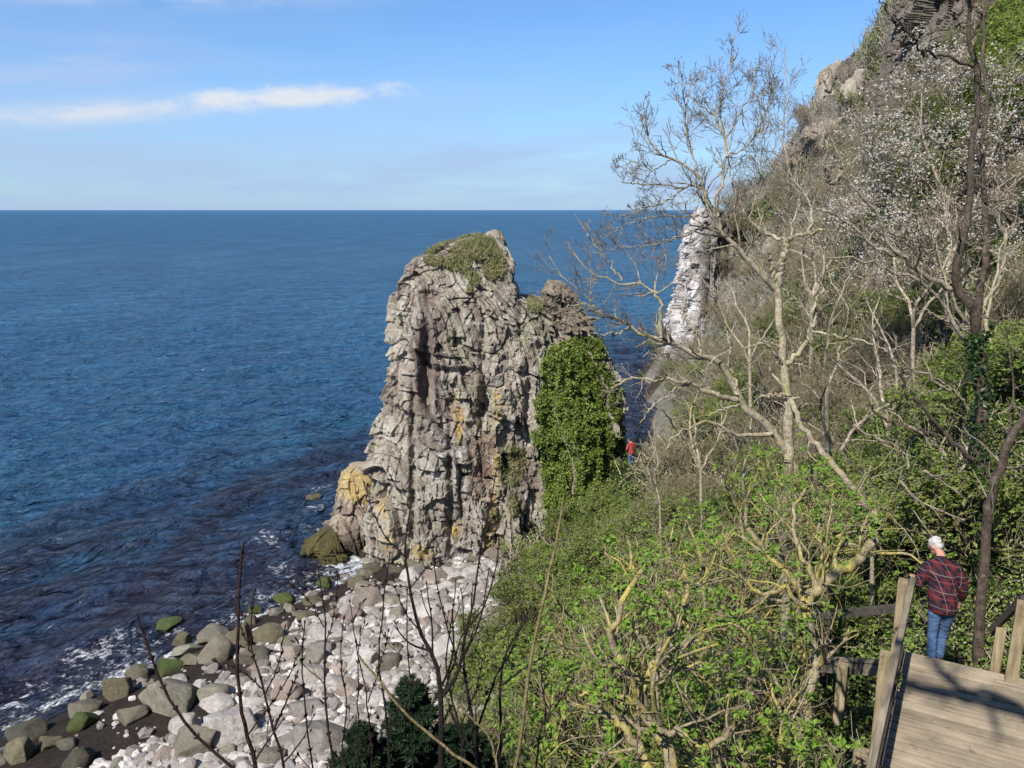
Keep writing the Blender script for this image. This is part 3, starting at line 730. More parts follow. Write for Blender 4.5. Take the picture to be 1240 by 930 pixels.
def build_boulders():
    used = []
    for (px, py, w, h, kind, var, lab) in BIG:
        g, t = hit(px, py + h * .25, 0.0)
        m = t / F
        s = np.array([w * m * .54, w * m * .46, h * m * .62])
        loc = g + np.array([0, .1 * s[1], s[2] * .22])
        boulder(loc, s / np.array([1, 1, .68]), kind, var, random.uniform(-.4, .4), lab, 'boulders along the shore')
        used.append((loc[0], loc[1], s[0]))
    r = np.random.default_rng(5); n = 0; tries = 0
    while n < 296 and tries < 20000:
        tries += 1
        x = r.uniform(-24, 2.5); y = r.uniform(17, 42)
        z = float(H(x, y)); sd = float(shore_dist(x, y))
        px, py, d = proj(np.array([x, y, z]))
        if z > 3.0 or sd < .3 or px < -30 or py > 960 or px > 603: continue
        dens = sstep(3.6, 7.0, sd + (fbm(np.array([x / 2.5, y / 2.5, 0]), 3, 17) - .5) * 6)
        if r.random() > .10 + .9 * dens or bool(inpoly(np.array(px), np.array(py), SAND)): continue
        s = .30 + .62 * r.random() ** 1.8
        if any((x - a) ** 2 + (y - b) ** 2 < (.66 * (s + c)) ** 2 for a, b, c in used): continue
        used.append((x, y, s)); n += 1
        wetst = sd < 4.2 and r.random() < .75
        kind = r.choice(['stone_olive', 'stone_grey', 'stone_algae']) if wetst else r.choice(['stone_pale', 'stone_pale', 'stone_pink', 'stone_pale', 'stone_grey'])
        lab = {'stone_pale': 'white beach stone lying among many like it in the heap', 'stone_pink': 'pinkish beach stone lying among the white ones', 'stone_grey': 'medium grey beach stone lying loose among the others',
               'stone_olive': 'small olive stone on the wet tide line', 'stone_algae': 'small green stained stone on the wet tide line'}[kind]
        boulder((x, y, z + s * .15), (s, s * r.uniform(.7, 1.), s * r.uniform(.75, 1.1)), kind, int(r.integers(10)), r.uniform(0, 6.28), lab, lab.split(' ')[0] + ' stones on the beach', 'beach_stone', cat='stone')
    # pebbles
    bm = bmesh.new(); bmesh.ops.create_icosphere(bm, subdivisions=2, radius=1.)
    pv = np.array([v.co[:] for v in bm.verts]); pf = np.array([[v.index for v in f.verts] for f in bm.faces]); bm.free()
    N = 12000
    x = r.uniform(-24, 3.5, N * 4); y = r.uniform(16, 43, N * 4); z = H(x, y); sd = shore_dist(x, y)
    nb = fbm(np.stack([x / 2.5, y / 2.5, 0 * x], -1), 3, 17)
    ppx, ppy, _ = proj(np.stack([x, y, z], -1))
    keep = (z < 3.6) & ~(inpoly(ppx, ppy, SAND) & (r.random(N * 4) < .93)) & (ppx < 604 + 14 * (nb - .5)) & (sd > .2) & (r.random(N * 4) < .035 + .95 * sstep(4.2, 7.4, sd + (nb - .5) * 6))
    x, y, z, sd = x[keep][:N], y[keep][:N], z[keep][:N], sd[keep][:N]; N = len(x)
    s = .05 + .24 * r.random(N) ** 2.4
    sc3 = np.stack([s * r.uniform(.8, 1.3, N), s * r.uniform(.6, 1., N), s * r.uniform(.45, .8, N)], -1)
    a = r.uniform(0, 6.28, N); jit = 1 + r.normal(0, .13, (N, len(pv), 1))
    v = pv[None] * jit * sc3[:, None]
    vx = v[..., 0] * np.cos(a)[:, None] - v[..., 1] * np.sin(a)[:, None]; vy = v[..., 0] * np.sin(a)[:, None] + v[..., 1] * np.cos(a)[:, None]
    v = np.stack([vx, vy, v[..., 2]], -1) + np.stack([x, y, z + s * .2], -1)[:, None]
    fc = (pf[None] + (np.arange(N) * len(pv))[:, None, None]).reshape(-1, 3)
    k = r.random((N, 1)) ** 1.4; wet = sstep(3.2, 1.2, sd)[:, None]
    c = (np.array([.18, .155, .135]) * (1 - k) + np.array([.52, .485, .45]) * k) * (1 - wet) + np.array([.14, .125, .10]) * wet
    c = np.repeat(c, len(pv), 0)
    t = NT('pebble'); pm = t.out(t.princ(t.mix(1., t.attr('Col'), t.ramp(t.noise(t.coord(), 18, 4), [(.3, .8), (.7, 1.15)]), 'MULTIPLY'), .85))
    tag(link('pebbles', mesh_np('pebbles', v.reshape(-1, 3), fc, False, c), pm), 'small pale pebbles filling the beach between the stones', 'pebbles', kind='stuff')
    # rock outcrops on the far slope
    outs = [(1008, 98, 34, 44, 82, 'tall tan outcrop block near the skyline of the slope'), (1032, 82, 26, 40, 82, 'narrow upright outcrop right of the tall tan block'), (968, 132, 36, 28, 86, 'outcrop knob breaking the skyline'),
            (1003, 165, 40, 44, 76, 'rounded pale outcrop below the tall tan block'), (930, 200, 34, 26, 86, 'flat outcrop on the skyline above the white cliff'), (905, 212, 26, 18, 86, 'small pale outcrop just above the white cliff'),
            (1080, 330, 36, 40, 33, 'upright grey outcrop behind the dark forked tree'), (1040, 110, 30, 46, 78, 'leaning outcrop at the foot of the narrow one'), (975, 180, 28, 26, 82, 'weathered outcrop in the middle of the far slope'), (940, 300, 26, 30, 70, 'grey outcrop low on the far slope')]
    for i, (px, py, w, h, t, lab) in enumerate(outs):
        g, th_ = hit(px, py + h * .3); m = th_ / F
        boulder(g + np.array([0, .8, 0]), (w * m * .66, w * m * .66, h * m * .85), 'crag_stone', 10 + i % 4, random.uniform(0, 6), lab, 'rock outcrops on the slope', 'rock_outcrop', False, cat='outcrop')
build_boulders()

# ------------------------------------------------------------------ plants
def resample(pts, m, wob=0.):
    pts = np.asarray(pts, float); n = len(pts)
    if n == 2: pts = np.vstack([pts[0], pts.mean(0), pts[1]]); n = 3
    ext = np.vstack([2 * pts[0] - pts[1], pts, 2 * pts[-1] - pts[-2]])
    u = np.linspace(0, n - 1 - 1e-6, m); i = u.astype(int); f = (u - i)[:, None]
    p0, p1, p2, p3 = ext[i], ext[i + 1], ext[i + 2], ext[i + 3]
    q = .5 * ((2 * p1) + (-p0 + p2) * f + (2 * p0 - 5 * p1 + 4 * p2 - p3) * f ** 2 + (-p0 + 3 * p1 - 3 * p2 + p3) * f ** 3)
    if wob: q[1:-1] += rng.normal(0, wob, (m - 2, 3))
    return q

def tubes(Pt, R, k=4):
    N, m, _ = Pt.shape
    T = np.gradient(Pt, axis=1); T /= np.linalg.norm(T, axis=2, keepdims=True) + 1e-9
    ref = np.random.default_rng(N).normal(0, 1, (N, 1, 3)); mean = T.mean(1, keepdims=True)
    ref = np.cross(mean, ref); ref /= np.linalg.norm(ref, axis=2, keepdims=True) + 1e-9
    B = np.cross(T, ref); B /= np.linalg.norm(B, axis=2, keepdims=True) + 1e-9
    Nn = np.cross(B, T)
    a = np.arange(k) * 2 * math.pi / k
    V = Pt[:, :, None] + R[:, :, None, None] * (np.cos(a)[:, None] * Nn[:, :, None] + np.sin(a)[:, None] * B[:, :, None])
    base = (np.arange(N) * m * k)[:, None, None]; r = (np.arange(m - 1) * k)[None, :, None]; c = np.arange(k)[None, None, :]
    A = base + r + c; Bq = base + r + (c + 1) % k
    return V.reshape(-1, 3), np.stack([A, Bq, Bq + k, A + k], -1).reshape(-1, 4)

def merge(parts):
    Vs, Fs, o = [], [], 0
    for V, fc in parts:
        Vs.append(V); Fs.append(np.asarray(fc) + o); o += len(V)
    return np.vstack(Vs), np.vstack(Fs)

def grow(Pt, R, n, lo=.2, hi=1., ang=(30, 65), lr=(.35, .7), rr=.6, m=5, up=.15, wig=.22, seed=0, tip=.35, rmin=.002, lmax=9., byLen=None, side=None):
    r = np.random.default_rng(seed); N, mm, _ = Pt.shape
    L = np.linalg.norm(np.diff(Pt, axis=1), axis=2).sum(1)
    if byLen is not None:
        cnt = np.maximum(1, np.round(L * byLen * r.uniform(.7, 1.3, N))).astype(int)
        par = np.repeat(np.arange(N), cnt)
    else: par = np.repeat(np.arange(N), n)
    K = len(par)
    u = r.uniform(lo, hi, K); f = u * (mm - 1) - 1e-6; i = np.clip(f.astype(int), 0, mm - 2); f = (f - i)[:, None]
    s = Pt[par, i] * (1 - f) + Pt[par, i + 1] * f
    T = Pt[par, i + 1] - Pt[par, i]; T /= np.linalg.norm(T, axis=1, keepdims=True) + 1e-9
    pr = np.cross(T, r.normal(0, 1, (K, 3))); pr /= np.linalg.norm(pr, axis=1, keepdims=True) + 1e-9
    a = np.radians(r.uniform(ang[0], ang[1], K))[:, None]
    d = T * np.cos(a) + pr * np.sin(a); d[:, 2] += up
    if side is not None: d = d + np.asarray(side) * r.uniform(.2, 1., (K, 1))
    d /= np.linalg.norm(d, axis=1, keepdims=True)
    ln = np.minimum(L[par], lmax) * r.uniform(lr[0], lr[1], K) * (1.15 - .55 * u)
    r0 = np.maximum((R[par, i] * (1 - f[:, 0]) + R[par, i + 1] * f[:, 0]) * rr * r.uniform(.7, 1.1, K), rmin)
    out = np.zeros((K, m, 3)); out[:, 0] = s
    for j in range(1, m):
        d = d + r.normal(0, wig, (K, 3)); d[:, 2] += up * .5; d /= np.linalg.norm(d, axis=1, keepdims=True)
        out[:, j] = out[:, j - 1] + d * (ln / (m - 1))[:, None]
    rad = np.maximum(r0[:, None] * np.linspace(1, tip, m)[None], rmin)
    return out, rad

def traced(lines, tdef, m=20, wob=.0, origin=np.zeros(3), k=.55):
    """lines: (list of (px,py[,t]), r0_px, r1_px)"""
    Pt, R = [], []
    for pts, r0, r1 in lines:
        n = len(pts); ph = rng.uniform(-1, 1)
        w = [P(q[0], q[1], (q[2] if len(q) > 2 else tdef)) for q in pts]
        Pt.append(resample(w, m, wob) - origin)
        R.append((r1 + (r0 - r1) * (1 - np.linspace(0, 1, m)) ** 1.35) * k * tdef / F)
    return np.array(Pt), np.array(R)

def root_tubes(Pt, R, o, which=(0,), k=8):
    """carry the foot of a trunk down to the ground where it starts above it"""
    out = []
    for w in which:
        a = Pt[w, 0]; g = float(H(a[0] + o[0], a[1] + o[1])) - .15 - o[2]
        if a[2] - g < .12: continue
        b = np.array([a[0] + .05 * (a[2] - g), a[1] - .04 * (a[2] - g), g])
        q = resample([b, b * .62 + a * .38 + np.array([.04, .03, 0]), b * .3 + a * .7, a], 10)[None]
        out.append(tubes(q, np.linspace(1.5, 1.02, 10)[None] * R[w, 0], k))
    return out

def with_depth(pts, t0, t1):
    n = len(pts)
    return [(x, y, t0 + (t1 - t0) * i / (n - 1)) for i, (x, y) in enumerate(pts)]

# ---- pale bare tree in the middle
def ash_trees():
    t = 16.
    L = [
        (with_depth([(954, 560), (955, 520), (954, 485), (951, 450), (947, 420), (943, 385), (941, 349)], 15.9, 16.), 12, 8.5),
        (with_depth([(957, 482), (965, 506), (983, 533), (1004, 557), (1024, 580), (1050, 611), (1066, 632)], 15.8, 15.), 8, 9),
        (with_depth([(833, 226), (805, 245), (775, 255), (750, 262)], 15.6, 15), 2.2, .8),
        (with_depth([(848, 216), (836, 180), (830, 140), (838, 98)], 15.8, 16.2), 2.4, .9),
        (with_depth([(866, 140), (845, 125), (825, 105), (822, 80)], 16.3, 16.2), 1.8, .8),
        (with_depth([(880, 190), (905, 175), (928, 140), (935, 95)], 16.2, 16.8), 2.2, .8),
        (with_depth([(812, 194), (790, 205), (768, 195), (755, 205)], 15.2, 14.8), 1.8, .8),
        (with_depth([(941, 352), (932, 343), (914, 322), (890, 295), (872, 279), (860, 250), (846, 213), (814, 194), (795, 181), (782, 155), (785, 120)], 16, 15), 8, 1.3),
        (with_depth([(872, 279), (866, 245), (875, 213), (879, 168), (869, 149), (862, 133), (845, 105)], 16, 16.6), 4.6, 1.2),
        (with_depth([(879, 172), (872, 140), (877, 107), (887, 68), (887, 42)], 16.4, 16.8), 2.4, .9),
        (with_depth([(879, 168), (895, 139), (911, 113), (912, 85)], 16.4, 17.4), 2.2, .9),
        (with_depth([(862, 252), (850, 226), (833, 226), (782, 223), (752, 220)], 16, 14.8), 3.6, 1.),
        (with_depth([(872, 279), (853, 275), (820, 288), (788, 297), (748, 302)], 16, 15), 3.6, 1.),
        (with_depth([(866, 260), (840, 262), (800, 262), (760, 270), (735, 285)], 16, 17), 2.4, .8),
        (with_depth([(941, 349), (946, 325), (951, 305), (953, 290)], 16, 16), 8, 7),
        (with_depth([(953, 293), (944, 289), (926, 283), (908, 268), (897, 245), (885, 215), (882, 190)], 16, 17), 6, 1.4),
        (with_depth([(953, 292), (960, 287), (980, 282), (998, 277)], 16, 15.4), 5.5, 3.5),
        (with_depth([(978, 283), (984, 262), (975, 240), (955, 205), (948, 160), (952, 110), (950, 55)], 15.7, 17.), 3.6, .9),
        (with_depth([(958, 288), (962, 260), (985, 225), (1000, 190), (996, 150)], 16, 17), 2.8, 1.),
        (with_depth([(938, 340), (935, 322), (932, 304)], 16, 15.8), 3.2, 2.8),
        (with_depth([(952, 440), (971, 422), (983, 398), (986, 380), (982, 360), (976, 340)], 15.9, 15.5), 6.5, 3),
        (with_depth([(984, 378), (990, 362), (996, 345), (990, 330)], 15.6, 15.4), 3.5, 2.),
        (with_depth([(983, 402), (1005, 406), (1029, 410), (1065, 419), (1083, 434), (1098, 458)], 15.6, 14.6), 3.4, 1.5),
        (with_depth([(947, 440), (936, 424), (926, 416), (890, 422), (866, 436), (850, 450)], 15.9, 15.2), 3.6, 1.2),
        (with_depth([(906, 265), (918, 225), (925, 175), (918, 120)], 16.7, 18), 2., .8),
    ]
    o = P(1062, 640, 15)
    o = P(954, 566, 15.9)
    root = empty('bare_tree', o, 'pale bare tree leaning left with a fine twig crown against the sky', 'tree')
    Pt, R = traced(L, t, 22, .02, o, .52)
    R[1] = np.linspace(5.5, 6.5, 22) * .62 * 15.4 / F; a = tubes(Pt, R, 8)
    hi_set = np.array([2, 3, 4, 5, 6, 7, 8, 9, 10, 11, 12, 13, 15, 17, 18, 24])
    p1, r1 = grow(Pt[hi_set], R[hi_set], 0, .22, 1., (25, 60), (.14, .36), .6, 6, .12, .16, 1, .4, .0045, 3.2, 5.6)
    p1b, r1b = grow(Pt, R, 2, .3, 1., (30, 70), (.2, .45), .4, 6, .1, .2, 11, .4, .0045, 2.)
    p2, r2 = grow(np.vstack([p1, p1b]), np.vstack([r1, r1b]), 6, .2, 1., (25, 60), (.35, .75), .6, 5, .10, .16, 2, .5, .0042)
    p3, r3 = grow(p2, r2, 2, .25, 1., (20, 55), (.4, .75), .75, 4, .12, .14, 3, .7, .0036)
    link('trunk', mesh_np('tree_trunk', *merge([a, tubes(p1, r1, 5), tubes(p1b, r1b, 5)] + root_tubes(Pt, R, o, (0, 1))), True), M['ash_bark'], root)
    link('crown', mesh_np('tree_twigs', *merge([tubes(p2, r2, 3), tubes(p3, r3, 3)]), True), M['ash_twig'], root)
    # second, lower tree reaching over the water
    L = [
        (with_depth([(965, 575), (945, 535), (920, 506), (895, 481), (880, 448), (865, 437), (839, 430), (814, 416), (786, 413), (763, 394), (745, 386), (730, 383), (719, 366), (703, 352), (688, 341), (665, 310)], 16, 14.6), 9.5, 1.),
        (with_depth([(800, 412), (801, 377), (795, 358), (783, 347), (752, 341), (715, 328), (690, 300)], 15.2, 15.2), 4.5, 1.),
        (with_depth([(893, 484), (864, 478), (833, 464), (794, 458), (766, 458), (740, 470)], 15.6, 15), 6, 1.4),
        (with_depth([(893, 478), (889, 456), (882, 440), (884, 415), (878, 395)], 15.6, 16), 3, 1.2),
        (with_depth([(895, 490), (875, 495), (855, 505), (840, 490), (815, 480)], 15.6, 15), 3., 1.),
        (with_depth([(935, 525), (912, 528), (888, 524), (862, 514), (838, 516), (816, 530), (805, 545)], 15.8, 15), 5, 1.4),
        (with_depth([(763, 395), (742, 405), (716, 402), (690, 392)], 15, 14.6), 2.4, .9),
        (with_depth([(752, 341), (735, 315), (715, 290), (712, 265)], 15.2, 15.2), 2., .8),
        (with_depth([(833, 464), (812, 476), (790, 492), (775, 512)], 15.4, 15), 3., 1.2),
        (with_depth([(920, 480), (945, 478), (968, 482)], 15.8, 15.8), 3., 2.6),
        (with_depth([(850, 432), (842, 405), (828, 380), (832, 350)], 15.4, 16), 2.2, .9),
        (with_depth([(730, 383), (705, 370), (680, 372), (655, 362)], 14.8, 14.4), 1.8, .8),
    ]
    o = P(965, 585, 16)
    root = empty('bare_tree', o, 'low bare tree with lichened limbs stretching left in front of the sea gap', 'tree')
    Pt, R = traced(L, t, 24, .025, o, .58)
    sel = np.array([0, 1, 2, 3, 4, 6, 7, 8, 10, 11])
    p1, r1 = grow(Pt[sel], R[sel], 0, .35, 1., (25, 65), (.10, .28), .55, 6, .12, .18, 21, .4, .0045, 3.5, 4.6)
    p2, r2 = grow(p1, r1, 4, .2, 1., (25, 60), (.4, .75), .65, 5, .1, .18, 22, .5, .0042)
    p3, r3 = grow(p2, r2, 2, .3, 1., (20, 55), (.4, .75), .75, 4, .1, .14, 23, .7, .0036)
    link('trunk', mesh_np('tree_trunk', *merge([tubes(Pt, R, 8), tubes(p1, r1, 5)] + root_tubes(Pt, R, o)), True), M['ash_bark'], root)
    link('crown', mesh_np('tree_twigs', *merge([tubes(p2, r2, 3), tubes(p3, r3, 3)]), True), M['ash_twig'], root)
ash_trees()

def right_trees():
    t = 14.
    D = [
        (with_depth([(1192, 720), (1190, 620), (1188, 560), (1190, 480), (1187, 430), (1183, 395), (1176, 370), (1160, 348), (1157, 319), (1163, 294), (1174, 250), (1174, 206), (1180, 161), (1186, 113), (1178, 81), (1170, 52), (1174, 19), (1160, -25)], 14, 12.6), 14, 3.2),
        (with_depth([(1186, 420), (1186, 368), (1188, 332), (1196, 294), (1191, 255), (1190, 206), (1187, 174), (1194, 120), (1190, 60), (1200, -10)], 14, 14), 9, 3),
        (with_depth([(1178, 81), (1141, 68), (1112, 60), (1103, 39), (1077, 16), (1060, -15)], 12.9, 12), 3., 1.2),
        (with_depth([(1170, 55), (1185, 30), (1178, 0), (1165, -30)], 12.8, 12.4), 3., 1.6),
        (with_depth([(1174, 170), (1145, 180), (1118, 162)], 13, 12.6), 1.8, .9),
        (with_depth([(1178, 556), (1151, 532), (1131, 510), (1112, 488), (1095, 471), (1092, 446)], 13.8, 13), 5, 2.),
        (with_depth([(1134, 527), (1109, 521), (1070, 507), (1050, 490)], 13.4, 13), 3.4, 1.4),
    ]
    E = [
        (with_depth([(1164, 352), (1150, 348), (1124, 335), (1098, 317), (1085, 301), (1064, 268), (1054, 248), (1022, 210), (1012, 181), (999, 155), (991, 116)], 13.6, 12.4), 6.5, 1.4),
        (with_depth([(1092, 312), (1074, 304), (1057, 296), (1026, 270), (1000, 258), (980, 248), (960, 222)], 13.3, 12.8), 4.4, 1.2),
        (with_depth([(1180, 428), (1160, 397), (1139, 366), (1111, 340), (1083, 330), (1052, 317), (1000, 312)], 13.8, 12.8), 5, 1.4),
        (with_depth([(1155, 392), (1130, 380), (1111, 371), (1085, 361)], 13.7, 13.), 3, 1.2),
        (with_depth([(1192, 370), (1212, 332), (1217, 286), (1208, 245), (1206, 220), (1198, 194)], 14, 13.6), 4, 1.6),
        (with_depth([(1212, 325), (1230, 328), (1252, 324)], 13.8, 13.4), 2, 1.2),
        (with_depth([(1172, 495), (1159, 479), (1134, 462), (1095, 443), (1070, 425)], 13.8, 13.), 4, 1.6),
        (with_depth([(1022, 208), (1008, 220), (998, 200)], 12.8, 12.5), 3.6, 3.),
        (with_depth([(1188, 340), (1170, 330), (1168, 300), (1150, 262), (1146, 225)], 14, 14.4), 3., 1.2),
        (with_depth([(1066, 272), (1100, 290), (1130, 306)], 13.2, 13.4), 2., 1.2),
    ]
    o = P(1192, 672, 14)
    root = empty('bare_tree', o, 'dark forked tree with an ivy wrapped foot and pale bent side limbs', 'tree')
    Pd, Rd = traced(D, t, 24, .025, o, .6); Pe, Re = traced(E, t, 22, .025, o, .55)
    p1, r1 = grow(Pd, Rd, 0, .3, 1., (30, 70), (.1, .3), .4, 7, .1, .26, 31, .4, .0045, 3., 2.4)
    q1, s1 = grow(Pe, Re, 0, .25, 1., (30, 70), (.12, .36), .5, 7, .08, .26, 32, .4, .0045, 3., 4.0)
    q2, s2 = grow(np.vstack([q1, p1]), np.vstack([s1, r1]), 4, .2, 1., (25, 65), (.4, .75), .6, 5, .1, .2, 33, .5, .004)
    link('trunk', mesh_np('tree_trunk', *merge([tubes(Pd, Rd, 9), tubes(p1, r1, 5)] + root_tubes(Pd, Rd, o)), True), M['dark_bark'], root)
    link('limb', mesh_np('tree_limbs', *merge([tubes(Pe, Re, 8), tubes(q1, s1, 5)]), True), M['pale_bark'], root)
    link('crown', mesh_np('tree_twigs', *tubes(q2, s2, 3), True), M['ash_twig'], root)
    # ivy around its foot
    n = 1100; u = rng.uniform(0, 1, n) ** 1.5 * 6.5; i = u.astype(int); f = (u - i)[:, None]
    c = Pd[0][i] * (1 - f) + Pd[0][np.minimum(i + 1, 23)] * f
    a = 3.8 + rng.normal(0, 1.3, n) + np.sin(u * 2.1); rad = .09 + rng.uniform(.02, .16, n) * rng.uniform(.4, 1, n)
    nn = np.stack([np.cos(a), np.sin(a), .2 + 0 * a], -1)
    V, fc = leaves_mesh(c + nn * rad[:, None] * np.array([1, 1, .3]), nn, 0.07, 4, .5)
    tag(link('ivy', mesh_np('trunk_ivy', V, fc), M['ivy_dark']), 'dark ivy climbing the foot of the forked tree', 'ivy').location = o
    # leaning brown trunk at the frame edge
    o = P(1190, 690, 12.6)
    L = [(with_depth([(1186, 760), (1194, 650), (1196, 619), (1207, 580), (1224, 532), (1244, 498), (1280, 430), (1310, 330)], 12.6, 11.6), 11, 8), (with_depth([(1224, 532), (1222, 500), (1228, 470), (1218, 400)], 12.2, 12.6), 3.5, 1.4)]
    root = empty('bare_tree', o, 'brown trunk leaning out of the right edge behind the walker', 'tree')
    Pt, R = traced(L, 12.4, 20, .01, o)
    p1, r1 = grow(Pt, R, 0, .2, 1., (30, 70), (.1, .3), .3, 6, .1, .2, 41, .4, .004, 3., 2.5)
    link('trunk', mesh_np('tree_trunk', *merge([tubes(Pt, R, 9)] + root_tubes(Pt, R, o)), True), M['dark_bark'], root)  # brown trunk in dark bark colour that stands in for its shade
    link('crown', mesh_np('tree_twigs', *tubes(p1, r1, 4), True), M['ash_twig'], root)
    # fallen branches lying on the slope
    for pts, w, tt, lab in [([(1034, 514), (1059, 530), (1084, 538), (1100, 556)], 3., 13.5, 'thin grey fallen branch on the green slope left of the forked tree'),
                            ([(1090, 582), (1098, 591), (1115, 608), (1168, 630)], 3.4, 13.3, 'long fallen branch slanting above the walker'),
                            ([(1118, 570), (1135, 580), (1162, 598)], 3.2, 13.4, 'short tan fallen branch close to the ivy wrapped trunk'),
                            ([(1075, 620), (1105, 655), (1118, 690)], 1.6, 12.4, 'thin white dead branch hanging beside the walker\'s head'),
                            ([(1106, 618), (1122, 640), (1146, 672)], 1.6, 12.4, 'thin white dead branch above the walker\'s shoulder')]:
        o = P(*pts[0], tt)
        Pt, R = traced([(pts, w, w * .5)], tt, 12, .01, o)
        p1, r1 = grow(Pt, R, 5, .2, 1., (30, 60), (.15, .4), .5, 4, .0, .2, int(pts[0][0]), .4, .004)
        tag(link('fallen_branch', mesh_np('fallen_branch', *merge([tubes(Pt, R, 7), tubes(p1, r1, 4)]), True), M['pale_bark']), lab, 'branch', 'dead branches on the slope').location = o
right_trees()

def overhanging_tree():
    sv = np.array([math.sin(SUN_AZ) * math.cos(SUN_EL), math.cos(SUN_AZ) * math.cos(SUN_EL), math.sin(SUN_EL)])
    def up(px, py, s):
        q = P(px, py, 1) - np.array([0, 0, CZ]); q = q * (5.75 / -q[2]) + np.array([0, 0, CZ]); return q + sv * s
    o = np.array([4.5, -5.0, float(H(4.5, -5.0))])
    c1 = [up(1300, 905, 14.), up(1240, 864, 14.3), up(1200, 850, 14.6), (up(1165, 843, 14.8)), up(1125, 834, 15.), up(1080, 822, 15.2), up(1020, 800, 15.5)]
    c2 = [up(1240, 862, 14.3), up(1200, 838, 14.6), up(1165, 835, 14.8), up(1140, 812, 15.), up(1122, 788, 15.2), up(1118, 760, 15.4)]
    trunk = [o, o + np.array([.1, .3, 2.]), (o + c1[0]) / 2 + np.array([.3, -.3, 1.]), c1[0]]
    Pt = np.array([resample(trunk, 20), resample(c1, 20, .02), resample(c2, 20, .02)]) - o
    R = np.array([np.linspace(.17, .09, 20), np.linspace(.12, .05, 20), np.linspace(.075, .03, 20)])
    root = empty('bare_tree', o, 'bare tree arching over the landing and casting branch shadows on its planks', 'tree')
    p1, r1 = grow(Pt, R, 7, .3, 1., (30, 70), (.2, .45), .4, 6, .1, .2, 71, .4, .006, 2.)
    p2, r2 = grow(p1, r1, 4, .2, 1., (25, 60), (.4, .7), .6, 5, .1, .2, 72, .5, .004)
    link('trunk', mesh_np('tree_trunk', *merge([tubes(Pt, R, 8), tubes(p1, r1, 5)]), True), M['ash_bark'], root)
    link('crown', mesh_np('tree_twigs', *tubes(p2, r2, 3), True), M['ash_twig'], root)
overhanging_tree()

def small_trees():
    spec = [(1005, 530, 19, 3.4, 'small bare tree on the slope right of the leaning pale trunk'), (905, 575, 21, 2.6, 'twiggy bare tree at the foot of the low lichened tree'), (1080, 480, 21, 3.6, 'small bare tree in the green between the pale trunk and the dark forked tree'),
            (850, 540, 25, 3.0, 'thin bare tree in the brown scrub below the low lichened limbs'), (1110, 360, 27, 4.0, 'bare tree standing under the blossoming tree'), (1005, 430, 25, 3.8, 'bare tree just right of the yellowish forked limb'),
            (1150, 580, 15.5, 2.4, 'thin bare tree left of the ivy wrapped trunk foot'), (1225, 420, 20, 4.2, 'pale bare tree at the right edge above the leaning brown trunk'), (985, 330, 40, 5.0, 'bare tree on the far scrub left of the blossoming tree'), (910, 410, 38, 4.6, 'bare tree behind the upright pale trunk'), (800, 590, 24, 2.2, 'low bare tree right of the red jacketed person'), (1060, 620, 14.5, 2.0, 'twiggy bare tree behind the broken slanting limb')]
    for k, (px, py, t, h, lab) in enumerate(spec):
        r = np.random.default_rng(800 + k); o = P(px, py, t); o[2] -= .25 * h; o[2] = max(o[2], float(H(o[0], o[1])) - .1); L = []
        for q in range(int(r.integers(2, 5))):
            a = r.uniform(0, 6.28); d = np.array([math.cos(a) * .55, math.sin(a) * .4, 1.]); d /= np.linalg.norm(d); pt = [np.zeros(3)]
            for j in range(5):
                pt.append(pt[-1] + d * h * .21); d = d + r.normal(0, .28, 3); d[2] = max(d[2], .1); d /= np.linalg.norm(d)
            L.append(resample(pt, 14, .02))
        Pt = np.array(L); R = np.tile(np.linspace(.020 * h, .005 * h, 14), (len(L), 1)) * .75
        root = empty('bare_tree', o, lab, 'tree', 'small bare trees on the slope')
        p1, r1 = grow(Pt, R, 0, .2, 1., (30, 70), (.2, .5), .55, 7, .06, .26, 810 + k, .45, .006, 3., 2.6)
        p2, r2 = grow(p1, r1, 5, .2, 1., (25, 65), (.35, .75), .6, 5, .08, .22, 830 + k, .5, .0055)
        link('trunk', mesh_np('tree_trunk', *merge([tubes(Pt, R, 7), tubes(p1, r1, 5)] + root_tubes(Pt, R, o)), True), M[['pale_bark', 'ash_bark'][k % 2]], root)
        link('crown', mesh_np('tree_twigs', *tubes(p2, r2, 3), True), M[['scrub_twig', 'ash_twig'][k % 2]], root)
small_trees()

# ---- elder bushes in the near middle
def rosettes(tips, dirs, nleaf, size, seed, spread=.09, tilt=.5):
    r = np.random.default_rng(seed); n = len(tips)
    pos = np.repeat(tips, nleaf, 0) + np.repeat(dirs, nleaf, 0) * r.uniform(-.6, .9, (n * nleaf, 1)) * spread
    out = r.normal(0, 1, (n * nleaf, 3)); out[:, 2] = out[:, 2] * .5 + .25
    out /= np.linalg.norm(out, axis=1)[:, None]
    pos = pos + out * spread * r.uniform(.5, 1.2, (n * nleaf, 1))
    nrm = np.tile(np.array([-.2, -.3, 1.]), (n * nleaf, 1))
    return leaves_mesh(pos, nrm, size, seed + 1, tilt, .75, .3, out)

def tipdir(p):
    d = p[:, -1] - p[:, -2]; return p[:, -1], d / (np.linalg.norm(d, axis=1)[:, None] + 1e-9)

